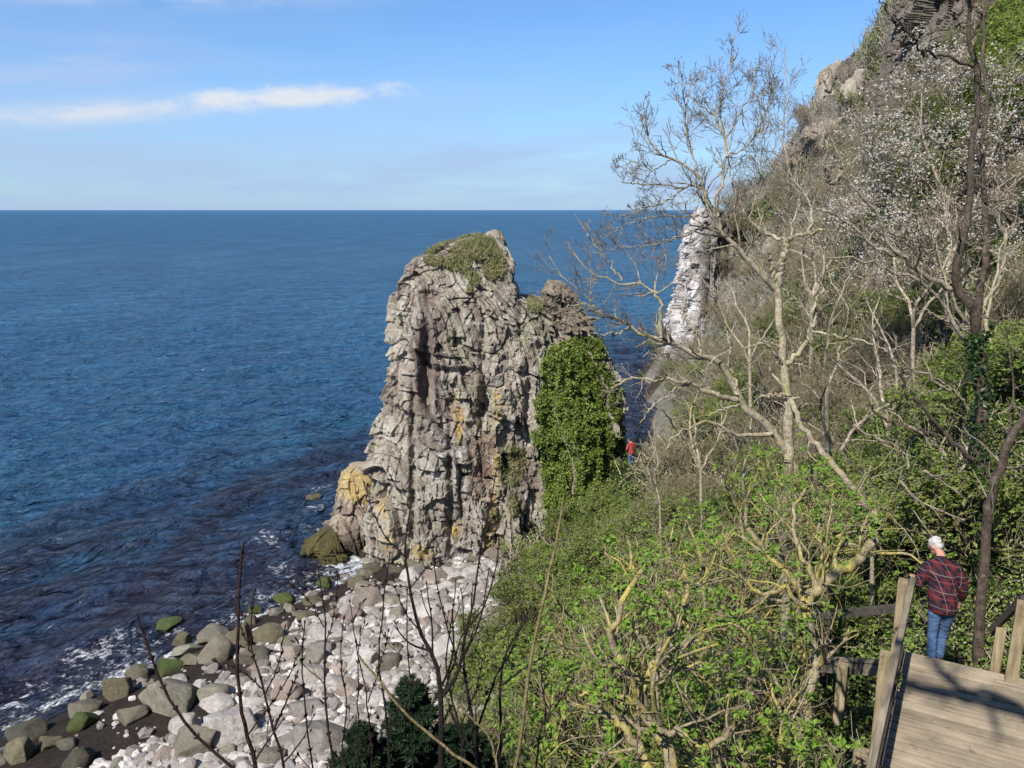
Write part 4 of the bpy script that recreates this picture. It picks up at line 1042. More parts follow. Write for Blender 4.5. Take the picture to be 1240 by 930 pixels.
def elder(name, L, t, o, label, seed, d1=3.0, nl=10, lsize=.048, group='elder bushes below the walkway', leaf='elder_leaf', lm=1.5, frac=.36):
    root = empty(name, o, label, 'bush', group)
    Pt, R = traced(L, t, 18, .014, o, .62)
    p1, r1 = grow(Pt, R, 0, .1, 1., (30, 75), (.35, .8), .5, 6, .14, .26, seed, .5, .006, lm, d1)
    p2, r2 = grow(p1, r1, 4, .15, 1., (30, 75), (.4, .8), .6, 5, .16, .28, seed + 1, .5, .0038)
    p3, r3 = grow(p2, r2, 2, .2, 1., (25, 70), (.4, .8), .65, 4, .2, .26, seed + 2, .6, .0034)
    link('trunk', mesh_np('elder_trunk', *merge([tubes(Pt, R, 9), tubes(p1, r1, 6)] + root_tubes(Pt, R, o, [i for i in range(len(L)) if L[i][0][0][1] > 935])), True), M['elder_bark'], root)
    link('crown', mesh_np('elder_twigs', *merge([tubes(p2, r2, 4), tubes(p3, r3, 3)]), True), M['elder_twig'], root)
    ps = np.vstack([p2[:, -2:], p3[:, -2:]])
    r = np.random.default_rng(seed + 5); ps = ps[r.random(len(ps)) < frac]
    # young leaves in loose patches: part of the tips are still bare
    q = ps[:, -1] + o
    ps = ps[fbm(q / .55, 3, seed) + .12 * r.random(len(ps)) > .5]
    tp, dr = tipdir(ps)
    link('leaves', mesh_np('elder_leaves', *rosettes(tp, dr, nl, lsize, seed + 9, lsize * .85)), M[leaf], root)
    return root

def elders():
    t = 7.
    L = [
        (with_depth([(806, 960), (812, 912), (800, 888), (784, 871), (777, 849), (781, 827), (762, 812), (743, 787), (742, 759), (752, 734), (768, 706), (778, 690)], 6.8, 7.), 14, 5),
        (with_depth([(781, 829), (790, 812), (799, 790), (806, 777), (818, 762), (826, 735), (834, 712), (828, 681)], 6.9, 7.2), 9, 4),
        (with_depth([(784, 874), (809, 887), (824, 887), (852, 906), (871, 896), (885, 880)], 6.8, 6.5), 7, 4.5),
        (with_depth([(786, 940), (781, 915), (759, 887), (745, 870), (720, 860), (690, 850)], 6.7, 6.8), 11, 4),
        (with_depth([(778, 850), (755, 846), (725, 838), (700, 842)], 6.9, 6.8), 5, 3),
        (with_depth([(800, 786), (778, 775), (768, 750), (790, 720), (795, 690)], 7.1, 7.4), 4.5, 2.5),
        (with_depth([(804, 782), (822, 784), (842, 776), (860, 760)], 7., 6.8), 5, 3),
    ]
    elder('elder_bush', L, t, P(806, 965, 6.8), 'elder bush with a forked yellow lichened trunk in the lower middle', 200, 4.2)
    L = [
        (with_depth([(935, 950), (952, 909), (977, 881), (977, 846), (985, 809), (986, 784), (980, 759), (974, 731), (960, 700), (930, 670), (905, 640)], 8.2, 8.6), 16, 5),
        (with_depth([(974, 733), (985, 718), (1005, 700), (1030, 685), (1045, 672), (1060, 654)], 8.4, 9.), 12, 10),
        (with_depth([(979, 806), (972, 792), (962, 778)], 8.3, 8.2), 6, 5),
        (with_depth([(975, 735), (950, 715), (925, 720), (900, 700), (880, 660)], 8.4, 8.2), 6, 3),
        (with_depth([(978, 740), (985, 700), (965, 660), (960, 620), (975, 590)], 8.5, 9.), 6, 3),
        (with_depth([(985, 715), (1000, 670), (990, 640), (1010, 610)], 8.7, 9.2), 4.5, 2.5),
        (with_depth([(977, 850), (940, 850), (910, 838), (880, 842)], 8.2, 7.8), 5, 3),
    ]
    elder('elder_bush', L, 8.4, P(935, 960, 8.2), 'elder bush with a thick twisted trunk and a broken slanting limb beside the walkway', 230, 3.2)
    specs = [  # base px,py,t ; branches fan out
        (890, 900, 7.6, 1.5, 'leafy elder bush between the two thick elder trunks', 260),
        (850, 690, 10.5, 1.7, 'leafy elder bush in the middle of the thicket under the bare trees', 270),
        (760, 745, 10., 1.5, 'elder bush behind the forked yellow trunk', 280),
        (940, 640, 12., 1.6, 'elder bush just under the leaning pale trunk', 290),
        (705, 860, 9., 1.5, 'scraggy elder bush left of the forked yellow trunk', 300),
        (1010, 600, 13., 1.5, 'bright leafed bush crossed by the leaning pale trunk', 310),
    ]
    for px, py, tt, size, lab, sd in specs:
        r = np.random.default_rng(sd); o = P(px, py, tt) - np.array([0, 0, size * .75])
        L = []
        for k in range(7):
            a = r.uniform(0, 6.28); d = np.array([math.cos(a) * .8, math.sin(a) * .6, 1.1]); pt = [np.zeros(3)]
            for j in range(4):
                d = d / np.linalg.norm(d); pt.append(pt[-1] + d * size * .30); d = d + r.normal(0, .45, 3)
            L.append(pt)
        root = empty('elder_bush', o, lab, 'bush', 'elder bushes below the walkway')
        Pt = np.array([resample(q, 14, .01) for q in L]); R = np.tile(np.linspace(.035, .014, 14), (7, 1))
        p1, r1 = grow(Pt, R, 0, .15, 1., (30, 75), (.35, .8), .55, 6, .14, .26, sd, .5, .006, 1.4, 4.2)
        p2, r2 = grow(p1, r1, 4, .15, 1., (30, 75), (.4, .8), .6, 5, .16, .28, sd + 1, .5, .0045)
        p3, r3 = grow(p2, r2, 2, .2, 1., (25, 70), (.4, .8), .65, 4, .2, .26, sd + 2, .6, .0038)
        link('trunk', mesh_np('elder_trunk', *merge([tubes(Pt, R, 7), tubes(p1, r1, 5)] + root_tubes(Pt, R, o, range(7), 6)), True), M['elder_bark'], root)
        link('crown', mesh_np('elder_twigs', *merge([tubes(p2, r2, 3), tubes(p3, r3, 3)]), True), M['elder_twig'], root)
        ps = np.vstack([p2[:, -2:], p3[:, -2:]]); ps = ps[r.random(len(ps)) < .4]
        ps = ps[fbm((ps[:, -1] + o) / .7, 3, sd) + .12 * r.random(len(ps)) > .49]
        link('leaves', mesh_np('elder_leaves', *rosettes(*tipdir(ps), 9, .055, sd + 9, .05)), M['elder_leaf'], root)
elders()

# ---- shrub prototypes, copied over the slope
def shrub_proto(seed, leafy, tall=1.5, wide=1.1):
    r = np.random.default_rng(seed); L = []
    for k in range(11):
        a = r.uniform(0, 6.28); q = r.uniform(.25, 1.) * wide
        d = np.array([math.cos(a) * q, math.sin(a) * q, tall * .7]); pt = [np.array([math.cos(a), math.sin(a), 0]) * .12]
        for j in range(4):
            d = d / np.linalg.norm(d); pt.append(pt[-1] + d * tall * .25); d = d + r.normal(0, .3, 3)
        L.append(resample(pt, 8))
    Pt = np.array(L); R = np.tile(np.linspace(.022, .010, 8), (11, 1))
    p1, r1 = grow(Pt, R, 6, .15, 1., (25, 70), (.35, .7), .6, 5, .12, .26, seed, .5, .007)
    p2, r2 = grow(p1, r1, 5, .15, 1., (25, 70), (.4, .8), .65, 4, .12, .26, seed + 1, .6, .0058)
    p3, r3 = grow(p2, r2, 3 if not leafy else 2, .2, 1., (25, 70), (.4, .8), .7, 3, .1, .2, seed + 2, .7, .005)
    me_b = mesh_np('shrub_branches', *merge([tubes(Pt, R, 4), tubes(p1, r1, 3), tubes(p2, r2, 3), tubes(p3, r3, 3)]), True)
    me_b.materials.append(M['scrub_twig'])
    me_l = None
    if leafy:
        ps = np.vstack([p2[:, -2:], p3[:, -2:]]); ps = ps[r.random(len(ps)) < (.85 if leafy > 1 else .35)]
        me_l = mesh_np('shrub_leaves', *rosettes(*tipdir(ps), 5, .085, seed + 4, .085))
        me_l.materials.append(M['shrub_leaf'])
    return me_b, me_l
PROTO = [shrub_proto(401, 0), shrub_proto(402, 0, 1.3, 1.3), shrub_proto(403, 1), shrub_proto(404, 1, 1.2, 1.3), shrub_proto(405, 2), shrub_proto(406, 2, 1.1, 1.4), shrub_proto(407, 0, 1.9, .8)]
SHLAB = ['leafless grey brown scrub bush in the thicket on the slope', 'sparsely leafed bush among the scrub of the slope', 'dense green leafed bush on the lower slope']

def add_shrub(k, loc, s, rz):
    kind = 0 if k in (0, 1, 6) else (1 if k in (2, 3) else 2)
    root = empty('shrub', loc, SHLAB[kind], 'bush', ['leafless scrub bushes', 'sparsely leafed bushes', 'dense green bushes'][kind])
    root.rotation_euler = (0, 0, rz); root.scale = (s, s, s)
    b, l = PROTO[k]
    o = bpy.data.objects.new('branches', b); COL.objects.link(o); o.parent = root
    if l is not None:
        o = bpy.data.objects.new('leaves', l); COL.objects.link(o); o.parent = root

DECK_KEEP = [(1040, 640, 1260, 940)]
def shrubs():
    r = np.random.default_rng(12); used = []; n = 0; tries = 0; cnt = [0, 0, 0]
    while n < 290 and tries < 60000:
        tries += 1
        y = 9 + 84 * r.random() ** 1.25; x = r.uniform(-6, 42)
        z = float(H(x, y)); px, py, d = proj(np.array([x, y, z]))
        if z < 2.6 or not (560 < px < 1290) or not (-60 < py < 990): continue
        px2, py2, _ = proj(np.array([x, y, z + 1.4]))
        s = r.uniform(.7, 1.25) * (1 + .3 * sstep(40, 80, d)); 
        if d > 78 and (px < 1130 and py < 120): continue
        if d > 58 and r.random() < .55: continue
        if d < 14 and px > 985: continue
        if d < 46 and abs(px - 762) < 1003 * s * 1.2 / d and py2 < 560 and d > 20: continue
        if x < 9 and 40 < y < 50: continue
        if px < 640 and py < 720: continue
        if any((x - a) ** 2 + (y - b) ** 2 < (.62 * (s + c)) ** 2 for a, b, c in used): continue
        gm = float(green_mask(np.array(x), np.array(y), np.array(z)))
        kind = 2 if gm > .6 else (1 if gm > .25 or r.random() < .2 else 0)
        if d > 48: kind = 0 if r.random() < .8 else 1
        if d < 26 and px < 800: kind = r.choice([1, 2, 2])
        if d < 14: kind = r.choice([1, 2])
        k = [r.choice([0, 1, 6]), r.choice([2, 3]), r.choice([4, 5])][kind]
        used.append((x, y, s)); n += 1
        add_shrub(int(k), (x, y, z - .1), s, r.uniform(0, 6.28))
shrubs()
for k_, (px_, py_, t_k, s_) in enumerate([(580, 915, 11., .8), (545, 935, 9.5, .7), (612, 870, 14., .9), (640, 920, 9., .8), (500, 950, 10., .6), (670, 800, 15., .9)]):
    q_ = P(px_, py_, t_k); q_[2] = q_[2] - s_ * 1.2
    add_shrub([2, 6, 3, 2, 3, 4][k_], q_, s_, k_ * 1.3)

# ---- ground cover (stuff): leaves and dead stems over the slope
def undergrowth():
    r = np.random.default_rng(31)
    N = 900000
    y = 3 + 95 * r.random(N) ** 1.9; x = r.uniform(-9, 46, N)
    n2 = 130000; y[:n2] = r.uniform(8.5, 24, n2); x[:n2] = 2.5 + y[:n2] * r.uniform(0, .62, n2)
    z = H(x, y); p = np.stack([x, y, z], -1); px, py, d = proj(p)
    w = (px > 330) & (px < 1290) & (py > -60) & (py < 1010) & ((z > 2.3 + .8 * fbm(p / 1.5, 3, 7)) | ((x > -.7) & (z > .6) & (y < 43.5)))
    w &= ~((x > -9) & (x < 8.5) & (y > 42.5) & (y < 50) & (z < 4.2))
    a1 = (p[:, :2] - FAR[:2]) @ HD[:2]; a2 = (p[:, :2] - FAR[:2]) @ SDV[:2]
    w &= ~((a1 > -6) & (a1 < 1.1) & (a2 > -.15) & (a2 < 1.9))
    w &= ~(r.random(N) < .8 * bare_rock(p))
    p = p[w]; d = d[w]
    e = .4
    gx = (H(p[:, 0] + e, p[:, 1]) - H(p[:, 0] - e, p[:, 1])) / (2 * e); gy = (H(p[:, 0], p[:, 1] + e) - H(p[:, 0], p[:, 1] - e)) / (2 * e)
    nn = np.stack([-gx, -gy, np.ones_like(gx)], -1); nn /= np.linalg.norm(nn, axis=1)[:, None]
    keep = r.random(len(p)) < np.clip(1 / nn[:, 2] * .42, .3, 1.) ; p, d, nn = p[keep], d[keep], nn[keep]
    if len(p) > 420000:
        k = r.choice(len(p), 420000, False); p, d, nn = p[k], d[k], nn[k]
    gm = green_mask(*p.T); gm = np.maximum(gm, .9 * sstep(31, 22, d) * sstep(2, 5, p[:, 0]))
    lump = np.clip(fbm(p / 1.4, 3, 51) - .3, 0, 1) * 2.0 * (.5 + .5 * sstep(8, 25, d))
    isleaf = r.random(len(p)) < .30 + .60 * gm
    hgt = lump * r.random(len(p)) ** .6
    pos = p + nn * (hgt * .5)[:, None] + np.array([0, 0, 1.]) * (hgt * .6)[:, None]
    a = isleaf
    size = np.maximum(.055, d * .0026)[a]
    V, fc = leaves_mesh(pos[a], nn[a] + np.array([-.3, -.4, .6]), size, 6, .75, .8, .3)
    g = gm[a][:, None]; rn = r.random((a.sum(), 1)); yel = fbm(p[a] / 4, 3, 71)[:, None]
    green = np.array([.06, .10, .016]) * (1 - rn) + np.array([.18, .27, .045]) * rn
    green = green * (1 - .5 * sstep(.5, .65, yel)) + np.array([.19, .20, .06]) * (.5 * sstep(.5, .65, yel))
    brown = np.array([.14, .115, .065]) * (1 - rn) + np.array([.48, .42, .28]) * rn
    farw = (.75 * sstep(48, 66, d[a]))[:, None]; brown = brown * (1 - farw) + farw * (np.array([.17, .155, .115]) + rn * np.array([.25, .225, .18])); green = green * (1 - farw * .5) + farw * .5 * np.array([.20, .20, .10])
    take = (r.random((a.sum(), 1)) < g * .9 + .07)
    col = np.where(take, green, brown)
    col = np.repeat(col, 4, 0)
    b = np.where(~isleaf)[0]; b = b[r.random(len(b)) < .30 + .32 * sstep(16, 34, d[b])]
    K = len(b); ln = r.uniform(.25, .9, K) * (1 + .9 * sstep(30, 70, d[b]))
    dr = r.normal(0, .6, (K, 3)); dr[:, 2] = np.abs(dr[:, 2]) + .35; dr += nn[b] * .4; dr /= np.linalg.norm(dr, axis=1)[:, None]
    m = 3; T = np.zeros((K, m, 3)); T[:, 0] = p[b] + nn[b] * (hgt[b] * .4)[:, None]
    for j in range(1, m):
        dr = dr + r.normal(0, .3, (K, 3)); dr /= np.linalg.norm(dr, axis=1)[:, None]; T[:, j] = T[:, j - 1] + dr * (ln / (m - 1))[:, None]
    R = np.maximum(.004, d[b] * .00042)[:, None] * np.linspace(1, .6, m)[None]
    V2, f2 = tubes(T, R, 3)
    c2 = (np.array([.08, .065, .042]) + r.random((K, 1)) ** 1.5 * np.array([.56, .49, .345]))
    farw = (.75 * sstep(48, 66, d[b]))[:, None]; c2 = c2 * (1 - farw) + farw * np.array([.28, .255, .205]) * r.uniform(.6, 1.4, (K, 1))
    col2 = np.repeat(c2, m * 3, 0)
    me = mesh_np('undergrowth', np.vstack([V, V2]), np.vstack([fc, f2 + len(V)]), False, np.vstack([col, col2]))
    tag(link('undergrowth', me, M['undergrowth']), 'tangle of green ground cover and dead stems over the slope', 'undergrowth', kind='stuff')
undergrowth()

# ---- blossoming tree, bright ivy at the upper right
def blossom_tree():
    t = 30.
    o = P(1150, 390, t)
    L = [(with_depth([(1150, 392), (1140, 340), (1120, 290), (1090, 240), (1060, 200), (1050, 160)], 30, 29), 6, 1.5), (with_depth([(1145, 350), (1150, 290), (1140, 230), (1120, 170), (1115, 120), (1130, 80)], 30, 30), 5, 1.4),
         (with_depth([(1150, 320), (1175, 260), (1200, 200), (1210, 140), (1195, 95)], 30, 31), 5, 1.4), (with_depth([(1180, 260), (1215, 240), (1240, 200), (1250, 150)], 30.5, 31), 4, 1.4), (with_depth([(1130, 310), (1090, 300), (1060, 290), (1035, 260)], 30, 29), 3.6, 1.4), (with_depth([(1185, 300), (1215, 310), (1240, 330)], 30, 30), 3, 1.2)]
    root = empty('blossom_tree', o, 'white blossoming tree on the slope behind the dark forked tree', 'tree')
    Pt, R = traced(L, t, 16, .03, o)
    p1, r1 = grow(Pt, R, 0, .15, 1., (30, 70), (.25, .55), .55, 6, .05, .2, 51, .5, .012, 5., 4.2)
    p2, r2 = grow(p1, r1, 6, .15, 1., (25, 70), (.4, .8), .6, 5, .05, .24, 52, .5, .010)
    p3, r3 = grow(p2, r2, 2, .2, 1., (25, 70), (.4, .8), .6, 4, .05, .24, 53, .5, .008)
    link('trunk', mesh_np('blossom_trunk', *merge([tubes(Pt, R, 6), tubes(p1, r1, 4)]), True), M['pale_bark'], root)
    link('crown', mesh_np('blossom_twigs', *merge([tubes(p2, r2, 3), tubes(p3, r3, 3)]), True), M['scrub_twig'], root)
    r = np.random.default_rng(54)
    ps = np.vstack([p2[:, -2:], p3[:, -2:], p3[:, 1:3]]); q = ps[:, -1] + o
    ps = ps[fbm(q / 1.3, 3, 55) + .3 * r.random(len(ps)) > .545]
    link('blossom', mesh_np('blossom_flowers', *rosettes(*tipdir(ps), 4, .085, 56, .16, 1.2)), M['blossom'], root)
blossom_tree()

def bright_ivy():
    o = P(1236, 60, 38.)
    n = 42000; r = np.random.default_rng(66)
    d = r.normal(0, 1, (n, 3)); d[:, 1] = -np.abs(d[:, 1]); d /= np.linalg.norm(d, axis=1)[:, None]
    p = d * np.array([2.0, 1.6, 4.2]); p[:, 0] -= p[:, 2] * -.28
    lump = fbm(p / .9, 3, 5); lump2 = fbm(p / .3, 3, 6)
    p = p * (.65 + .55 * lump + .28 * lump2)[:, None]
    V, fc = leaves_mesh(p, d, .13, 8, .5, 1., .2)
    tag(link('ivy', mesh_np('slope_ivy', V, fc), M['ivy']), 'bright green ivy mass hanging at the upper right edge beside the crag', 'ivy').location = o
bright_ivy()

# ---- near stems along the bottom edge
def near_stems():
    def sapling(lines, t, mat, label, seed, d1=3.2, base=None, group='bare stems in the foreground', cat='sapling', name='sapling', buds=True, lr=(.10, .28)):
        p0 = lines[0][0][0]; o = P(p0[0], p0[1], t)
        root = empty(name, o, label, cat, group)
        Pt, R = traced([(l, a, b) for l, a, b in lines], t, 16, .002, o, .66)
        parts = [tubes(Pt, R, 7)] + (root_tubes(Pt, R, o, [i for i in range(len(lines)) if lines[i][0][0][1] > 945], 7))
        if d1:
            p1, r1 = grow(Pt, R, 0, .15, .97, (25, 60), lr, .6, 6, .16, .10, seed, .5, .0013, 2.2, d1)
            p2, r2 = grow(p1, r1, 2, .2, .95, (25, 55), (.3, .6), .7, 5, .14, .10, seed + 1, .6, .0011)
            parts += [tubes(p1, r1, 5), tubes(p2, r2, 4)]
            tips = np.vstack([p1[:, -2:], p2[:, -2:], Pt[:, -2:]])
        else: tips = Pt[:, -2:]
        V, fc = merge(parts); mi = np.zeros(len(fc), int)
        if buds:
            tp, dr = tipdir(tips); n = len(tp)
            u = np.array([-.2, .25, .6, 1.])[None, :, None] * .016
            B = tp[:, None] + dr[:, None] * u; Rb = np.tile(np.array([.0018, .0042, .0032, .0006]), (n, 1))
            k = np.arange(3, 15, 2)                      # opposite side buds along the stems
            sp = Pt[:, k].reshape(-1, 3); st = (Pt[:, k + 1] - Pt[:, k - 1]).reshape(-1, 3); st /= np.linalg.norm(st, axis=1)[:, None]
            rr = R[:, k].reshape(-1)
            sd = np.cross(st, np.random.default_rng(seed).normal(0, 1, st.shape)); sd /= np.linalg.norm(sd, axis=1)[:, None]
            B2 = np.concatenate([sp[:, None] + (s * sd * rr[:, None])[:, None] + (st * .8 + s * sd * .5)[:, None] * u for s in (1, -1)])
            Rb2 = np.tile(np.array([.002, .0036, .0026, .0006]), (len(B2), 1))
            bv, bf = merge([tubes(B, Rb, 5), tubes(B2, Rb2, 5)])
            V, fc = merge([(V, fc), (bv, bf)]); mi = np.concatenate([mi, np.ones(len(bf), int)])
        link('stem', mesh_np('sapling_stem', V, fc, True, midx=mi), [M[mat], M['bud']], root)
        return root
    sapling([([(330, 960), (282, 930), (223, 874), (198, 833), (179, 783), (167, 746)], 3.2, 2.2)], 3., 'red_stem', 'red stem leaning left with one bud at its tip over the water', 500, 0)
    sapling([([(316, 960), (310, 930), (299, 886), (291, 855), (287, 796), (288, 733), (293, 671), (295, 659)], 4.4, 2.4), ([(300, 890), (330, 850), (352, 815), (366, 780)], 1.6, .9)], 3., 'red_stem', 'tallest upright red stem in front of the grey boulders', 505, 0.8)
    sapling([([(350, 960), (344, 930), (329, 877), (320, 833), (308, 800), (304, 780), (305, 740), (309, 715)], 3., 1.1), ([(322, 840), (338, 800), (345, 760)], 1.6, .9), ([(320, 835), (290, 812), (262, 800)], 1.5, .7), ([(332, 885), (350, 840), (360, 815)], 2., 1.4), ([(304, 790), (292, 760), (280, 725)], 1.4, .9)], 3.2, 'red_stem', 'branching red stem right of the tallest one', 510, 1.6)
    sapling([([(385, 960), (379, 930), (369, 858), (366, 796), (369, 755)], 2.2, 1.)], 3.3, 'red_stem', 'thin straight red stem crossing the pale stones', 515, 2.2)
    sapling([([(408, 960), (399, 889), (393, 827), (394, 758), (388, 710), (382, 680)], 2.8, 1.), ([(394, 780), (404, 745), (410, 700)], 1.2, .7), ([(393, 760), (372, 725), (350, 705)], 1.2, .7)], 3.2, 'red_stem', 'forked red stem between the pale boulders and the dark conifer', 520, 2.2)
    sapling([([(436, 960), (432, 900), (434, 860), (434, 800), (436, 765)], 1.8, .8)], 3.3, 'red_stem', 'thin stem rising behind the dark conifer top', 523, 3.)
    sapling([([(534, 965), (534, 930), (534, 843), (525, 796), (506, 758), (497, 712), (490, 668), (494, 635), (498, 610)], 6.5, 1.2), ([(492, 676), (469, 652), (452, 622), (445, 597)], 1.8, .8), ([(537, 842), (553, 818), (560, 790), (565, 758), (575, 718), (581, 671), (590, 630), (601, 570)], 4., 1.), ([(534, 850), (545, 815), (552, 795), (540, 755), (528, 702), (524, 650)], 2.4, .9), ([(512, 768), (490, 740), (476, 700)], 1.6, .8), ([(566, 760), (585, 735), (600, 690), (604, 650)], 2., .9), ([(497, 712), (515, 690), (530, 680)], 1.2, .7), ([(497, 712), (470, 708), (440, 710)], 1.2, .7)], 3.6, 'shaded_stem', 'tall dark many branched sapling in front of the sea stack', 530, 3.4)
    sapling([([(590, 965), (581, 930), (575, 889), (564, 827), (561, 793), (575, 770), (583, 740), (592, 690)], 5., 1.), ([(575, 890), (590, 850), (600, 821), (618, 790), (630, 760), (643, 733)], 2.6, 1.)], 3.9, 'shaded_stem', 'dark sapling with two stems right of the tall dark one', 540, 4.2)
    sapling([([(604, 965), (606, 889), (607, 818), (618, 780), (640, 750)], 3.6, 1.2), ([(607, 830), (640, 806), (668, 790)], 2., .8)], 4.2, 'shaded_stem', 'short dark stem left of the tall tan stalk', 550, 4.2)
    sapling([([(474, 960), (467, 858), (459, 802), (464, 733), (472, 671)], 2.4, 1.)], 3.4, 'shaded_stem', 'slim dark stem beside the conifer reaching up to the stack foot', 555, 3.)
    sapling([([(500, 960), (498, 860), (494, 780), (493, 716)], 2., .9)], 3.5, 'shaded_stem', 'slim dark stem between the conifer and the tall dark sapling', 560, 3.4)
    sapling([([(452, 960), (449, 890), (442, 830), (430, 775), (424, 730)], 2., .8), ([(446, 850), (462, 800), (470, 765)], 1.3, .7)], 3.4, 'red_stem', 'forked red stem directly left of the slim dark stem', 562, 4.)
    sapling([([(556, 960), (560, 900), (548, 850), (540, 800), (548, 750), (552, 705)], 2.6, .9), ([(556, 880), (575, 840), (584, 800)], 1.5, .7)], 3.8, 'shaded_stem', 'thin crooked dark stem between the two dark saplings', 564, 4.)
    sapling([([(648, 960), (652, 900), (660, 860), (655, 810), (668, 770)], 2., .8), ([(655, 880), (680, 845), (694, 820)], 1.3, .7)], 4.6, 'shaded_stem', 'thin dark stem just right of the tall tan stalk', 566, 4.)
    sapling([([(420, 960), (416, 905), (420, 850), (412, 800), (416, 750)], 1.8, .8)], 3.3, 'red_stem', 'thin red stem in front of the white boulder by the small conifer', 568, 4.)
    sapling([([(622, 960), (624, 930), (634, 871), (640, 815), (649, 765), (665, 696), (677, 640), (682, 605)], 4., 2.6)], 3.2, 'tan_stem', 'tall thick tan stalk standing alone in front of the green thicket', 570, 0, buds=False, cat='stalk', name='plant_stalk')
    sapling([([(434, 793), (462, 830), (500, 871), (540, 905), (590, 940)], 2., 3.)], 3.0, 'tan_stem', 'tan stalk slanting down across the dark conifer', 575, 0, buds=False, cat='stalk', name='plant_stalk')
    sapling([([(553, 852), (590, 889), (600, 920), (604, 950)], 1.6, 2.4), ([(600, 920), (608, 880), (610, 860)], 1.8, .8)], 3.1, 'tan_stem', 'short forked tan stalk at the bottom beside the dark stems', 580, 0, buds=False, cat='stalk', name='plant_stalk')
    sapling([([(700, 948), (735, 912), (760, 890)], 2.6, 2.)], 5.6, 'pale_bark', 'pale dead stick slanting at the bottom before the yellow trunk', 585, 0, buds=False, cat='stick', name='dead_stick')
    # dark conifer tops
    for (px, py, t, hgt, w, lab, sd) in [(497, 835, 5.2, .8, .42, 'dark green conifer top at the bottom between the bare stems', 590), (436, 888, 5.0, .45, .30, 'small dark conifer tip left of the larger conifer', 600), (556, 892, 5.4, .5, .42, 'dark conifer spray behind the base of the tall dark sapling', 610)]:
        top = P(px, py, t); hgt2 = hgt + .6; o = top - np.array([0, 0, hgt2])
        root = empty('conifer', o, lab, 'conifer', 'dark conifers at the bottom edge')
        r = np.random.default_rng(sd)
        trunk = np.array([resample([(0, 0, 0), (.02, .01, hgt2 * .5), (0, 0, hgt2)], 10)]); R = np.linspace(.025, .005, 10)[None]
        n = 150; u = r.uniform(.02, 1., n); a = r.uniform(0, 6.28, n)
        s = np.zeros((n, 3)); s[:, 2] = hgt2 * u
        ln = w * 1.5 * (1.12 - u) * r.uniform(.7, 1.2, n)
        d = np.stack([np.cos(a), np.sin(a), .75 + .5 * u], -1); d /= np.linalg.norm(d, axis=1)[:, None]
        Q = s[:, None] + d[:, None] * (ln[:, None] * np.linspace(0, 1, 5)[None])[..., None]; RQ = np.tile(np.linspace(.006, .002, 5), (n, 1))
        q2, r2 = grow(Q, RQ, 6, .2, 1., (25, 55), (.3, .6), .6, 4, .15, .1, sd, .6, .0015)
        link('trunk', mesh_np('conifer_trunk', *merge([tubes(trunk, R, 6), tubes(Q, RQ, 4), tubes(q2, r2, 3)]), True), M['shaded_stem'], root)
        f = r.uniform(0, 1, (len(q2) * 46,)); i = np.minimum((f * 3).astype(int), 2); k = np.repeat(np.arange(len(q2)), 46)
        ff = (f * 3 - i)[:, None]; pos = q2[k, i] * (1 - ff) + q2[k, i + 1] * ff
        dr = q2[k, i + 1] - q2[k, i]; dr /= np.linalg.norm(dr, axis=1)[:, None] + 1e-9
        out = dr + r.normal(0, .6, dr.shape)
        link('needles', mesh_np('conifer_needles', *leaves_mesh(pos + out * .008, r.normal(0, 1, dr.shape), 0.042, sd + 3, .3, .26, .1, out)), M['conifer'], root)
near_stems()

# ------------------------------------------------------------------ walkway
def mat_wood(name, c0, c1, sc=1., axis=(1, 12, 12), rot=0.):
    t = NT(name); co = t.mapping(t.coord('Object'), (1, 1, 1), (0, 0, rot))
    g = t.noise(t.mapping(co, axis), 2.2 * sc, 5, .55, dist=.6); n = t.noise(co, 1.6, 5, .6)
    c = t.ramp(g, [(.28, c0), (.72, c1)])
    c = t.mix(1., c, t.ramp(n, [(.3, .66), (.7, 1.2)]), 'MULTIPLY')
    c = t.mix(t.ramp(t.noise(co, 5.5, 7, .75), [(.56, 0.), (.68, .65)]), c, (.07, .06, .04))
    c = t.mix(1., c, t.ramp(t.island(), [(0, .72), (1, 1.16)]), 'MULTIPLY')
    return t.out(t.princ(c, .85, t.bump(g, .45, .01), spec=.2))
M['plank'] = mat_wood('weathered_plank', (.23, .185, .13), (.37, .305, .22), rot=math.radians(29.8))
M['post'] = mat_wood('post_wood', (.17, .13, .075), (.38, .31, .19), 1., (12, 12, 1))
M['rail'] = mat_wood('grey_rail_wood', (.13, .105, .075), (.31, .26, .19), 1., (1, 12, 12), math.radians(-60))
M['rail_dark'] = mat_wood('dark_rail_wood', (.03, .026, .022), (.09, .08, .065), 1., (1, 12, 12))

def beam(a, b, w, h, up=(0, 0, 1), bev=.008, nseg=1):
    """box from a to b: width w across, height h along up; returns V,F with softly bevelled edges"""
    a = Vector([float(v) for v in a]); b = Vector([float(v) for v in b]); d = (b - a); L = d.length; d.normalize()
    s = d.cross(Vector(up)); s.normalize(); u = s.cross(d)
    bm = bmesh.new(); bmesh.ops.create_cube(bm, size=1.)
    for v in bm.verts:
        v.co = Vector((v.co.x * L, v.co.y * w, v.co.z * h))
    bmesh.ops.bevel(bm, geom=bm.edges[:], offset=bev, segments=2, affect='EDGES', profile=.6)
    mid = (a + b) / 2; Mx = Matrix((d, s, u)).transposed()
    for v in bm.verts: v.co = Mx @ v.co + mid
    return bm
def bm_obj(name, bms, mat, parent, origin):
    me = bpy.data.meshes.new(name); out = bmesh.new()
    for b in bms:
        tmp = bpy.data.meshes.new('tmp'); b.to_mesh(tmp); b.free(); out.from_mesh(tmp); bpy.data.meshes.remove(tmp)
    for v in out.verts: v.co -= Vector([float(q) for q in origin])
    out.to_mesh(me); out.free()
    return link(name, me, mat, parent)

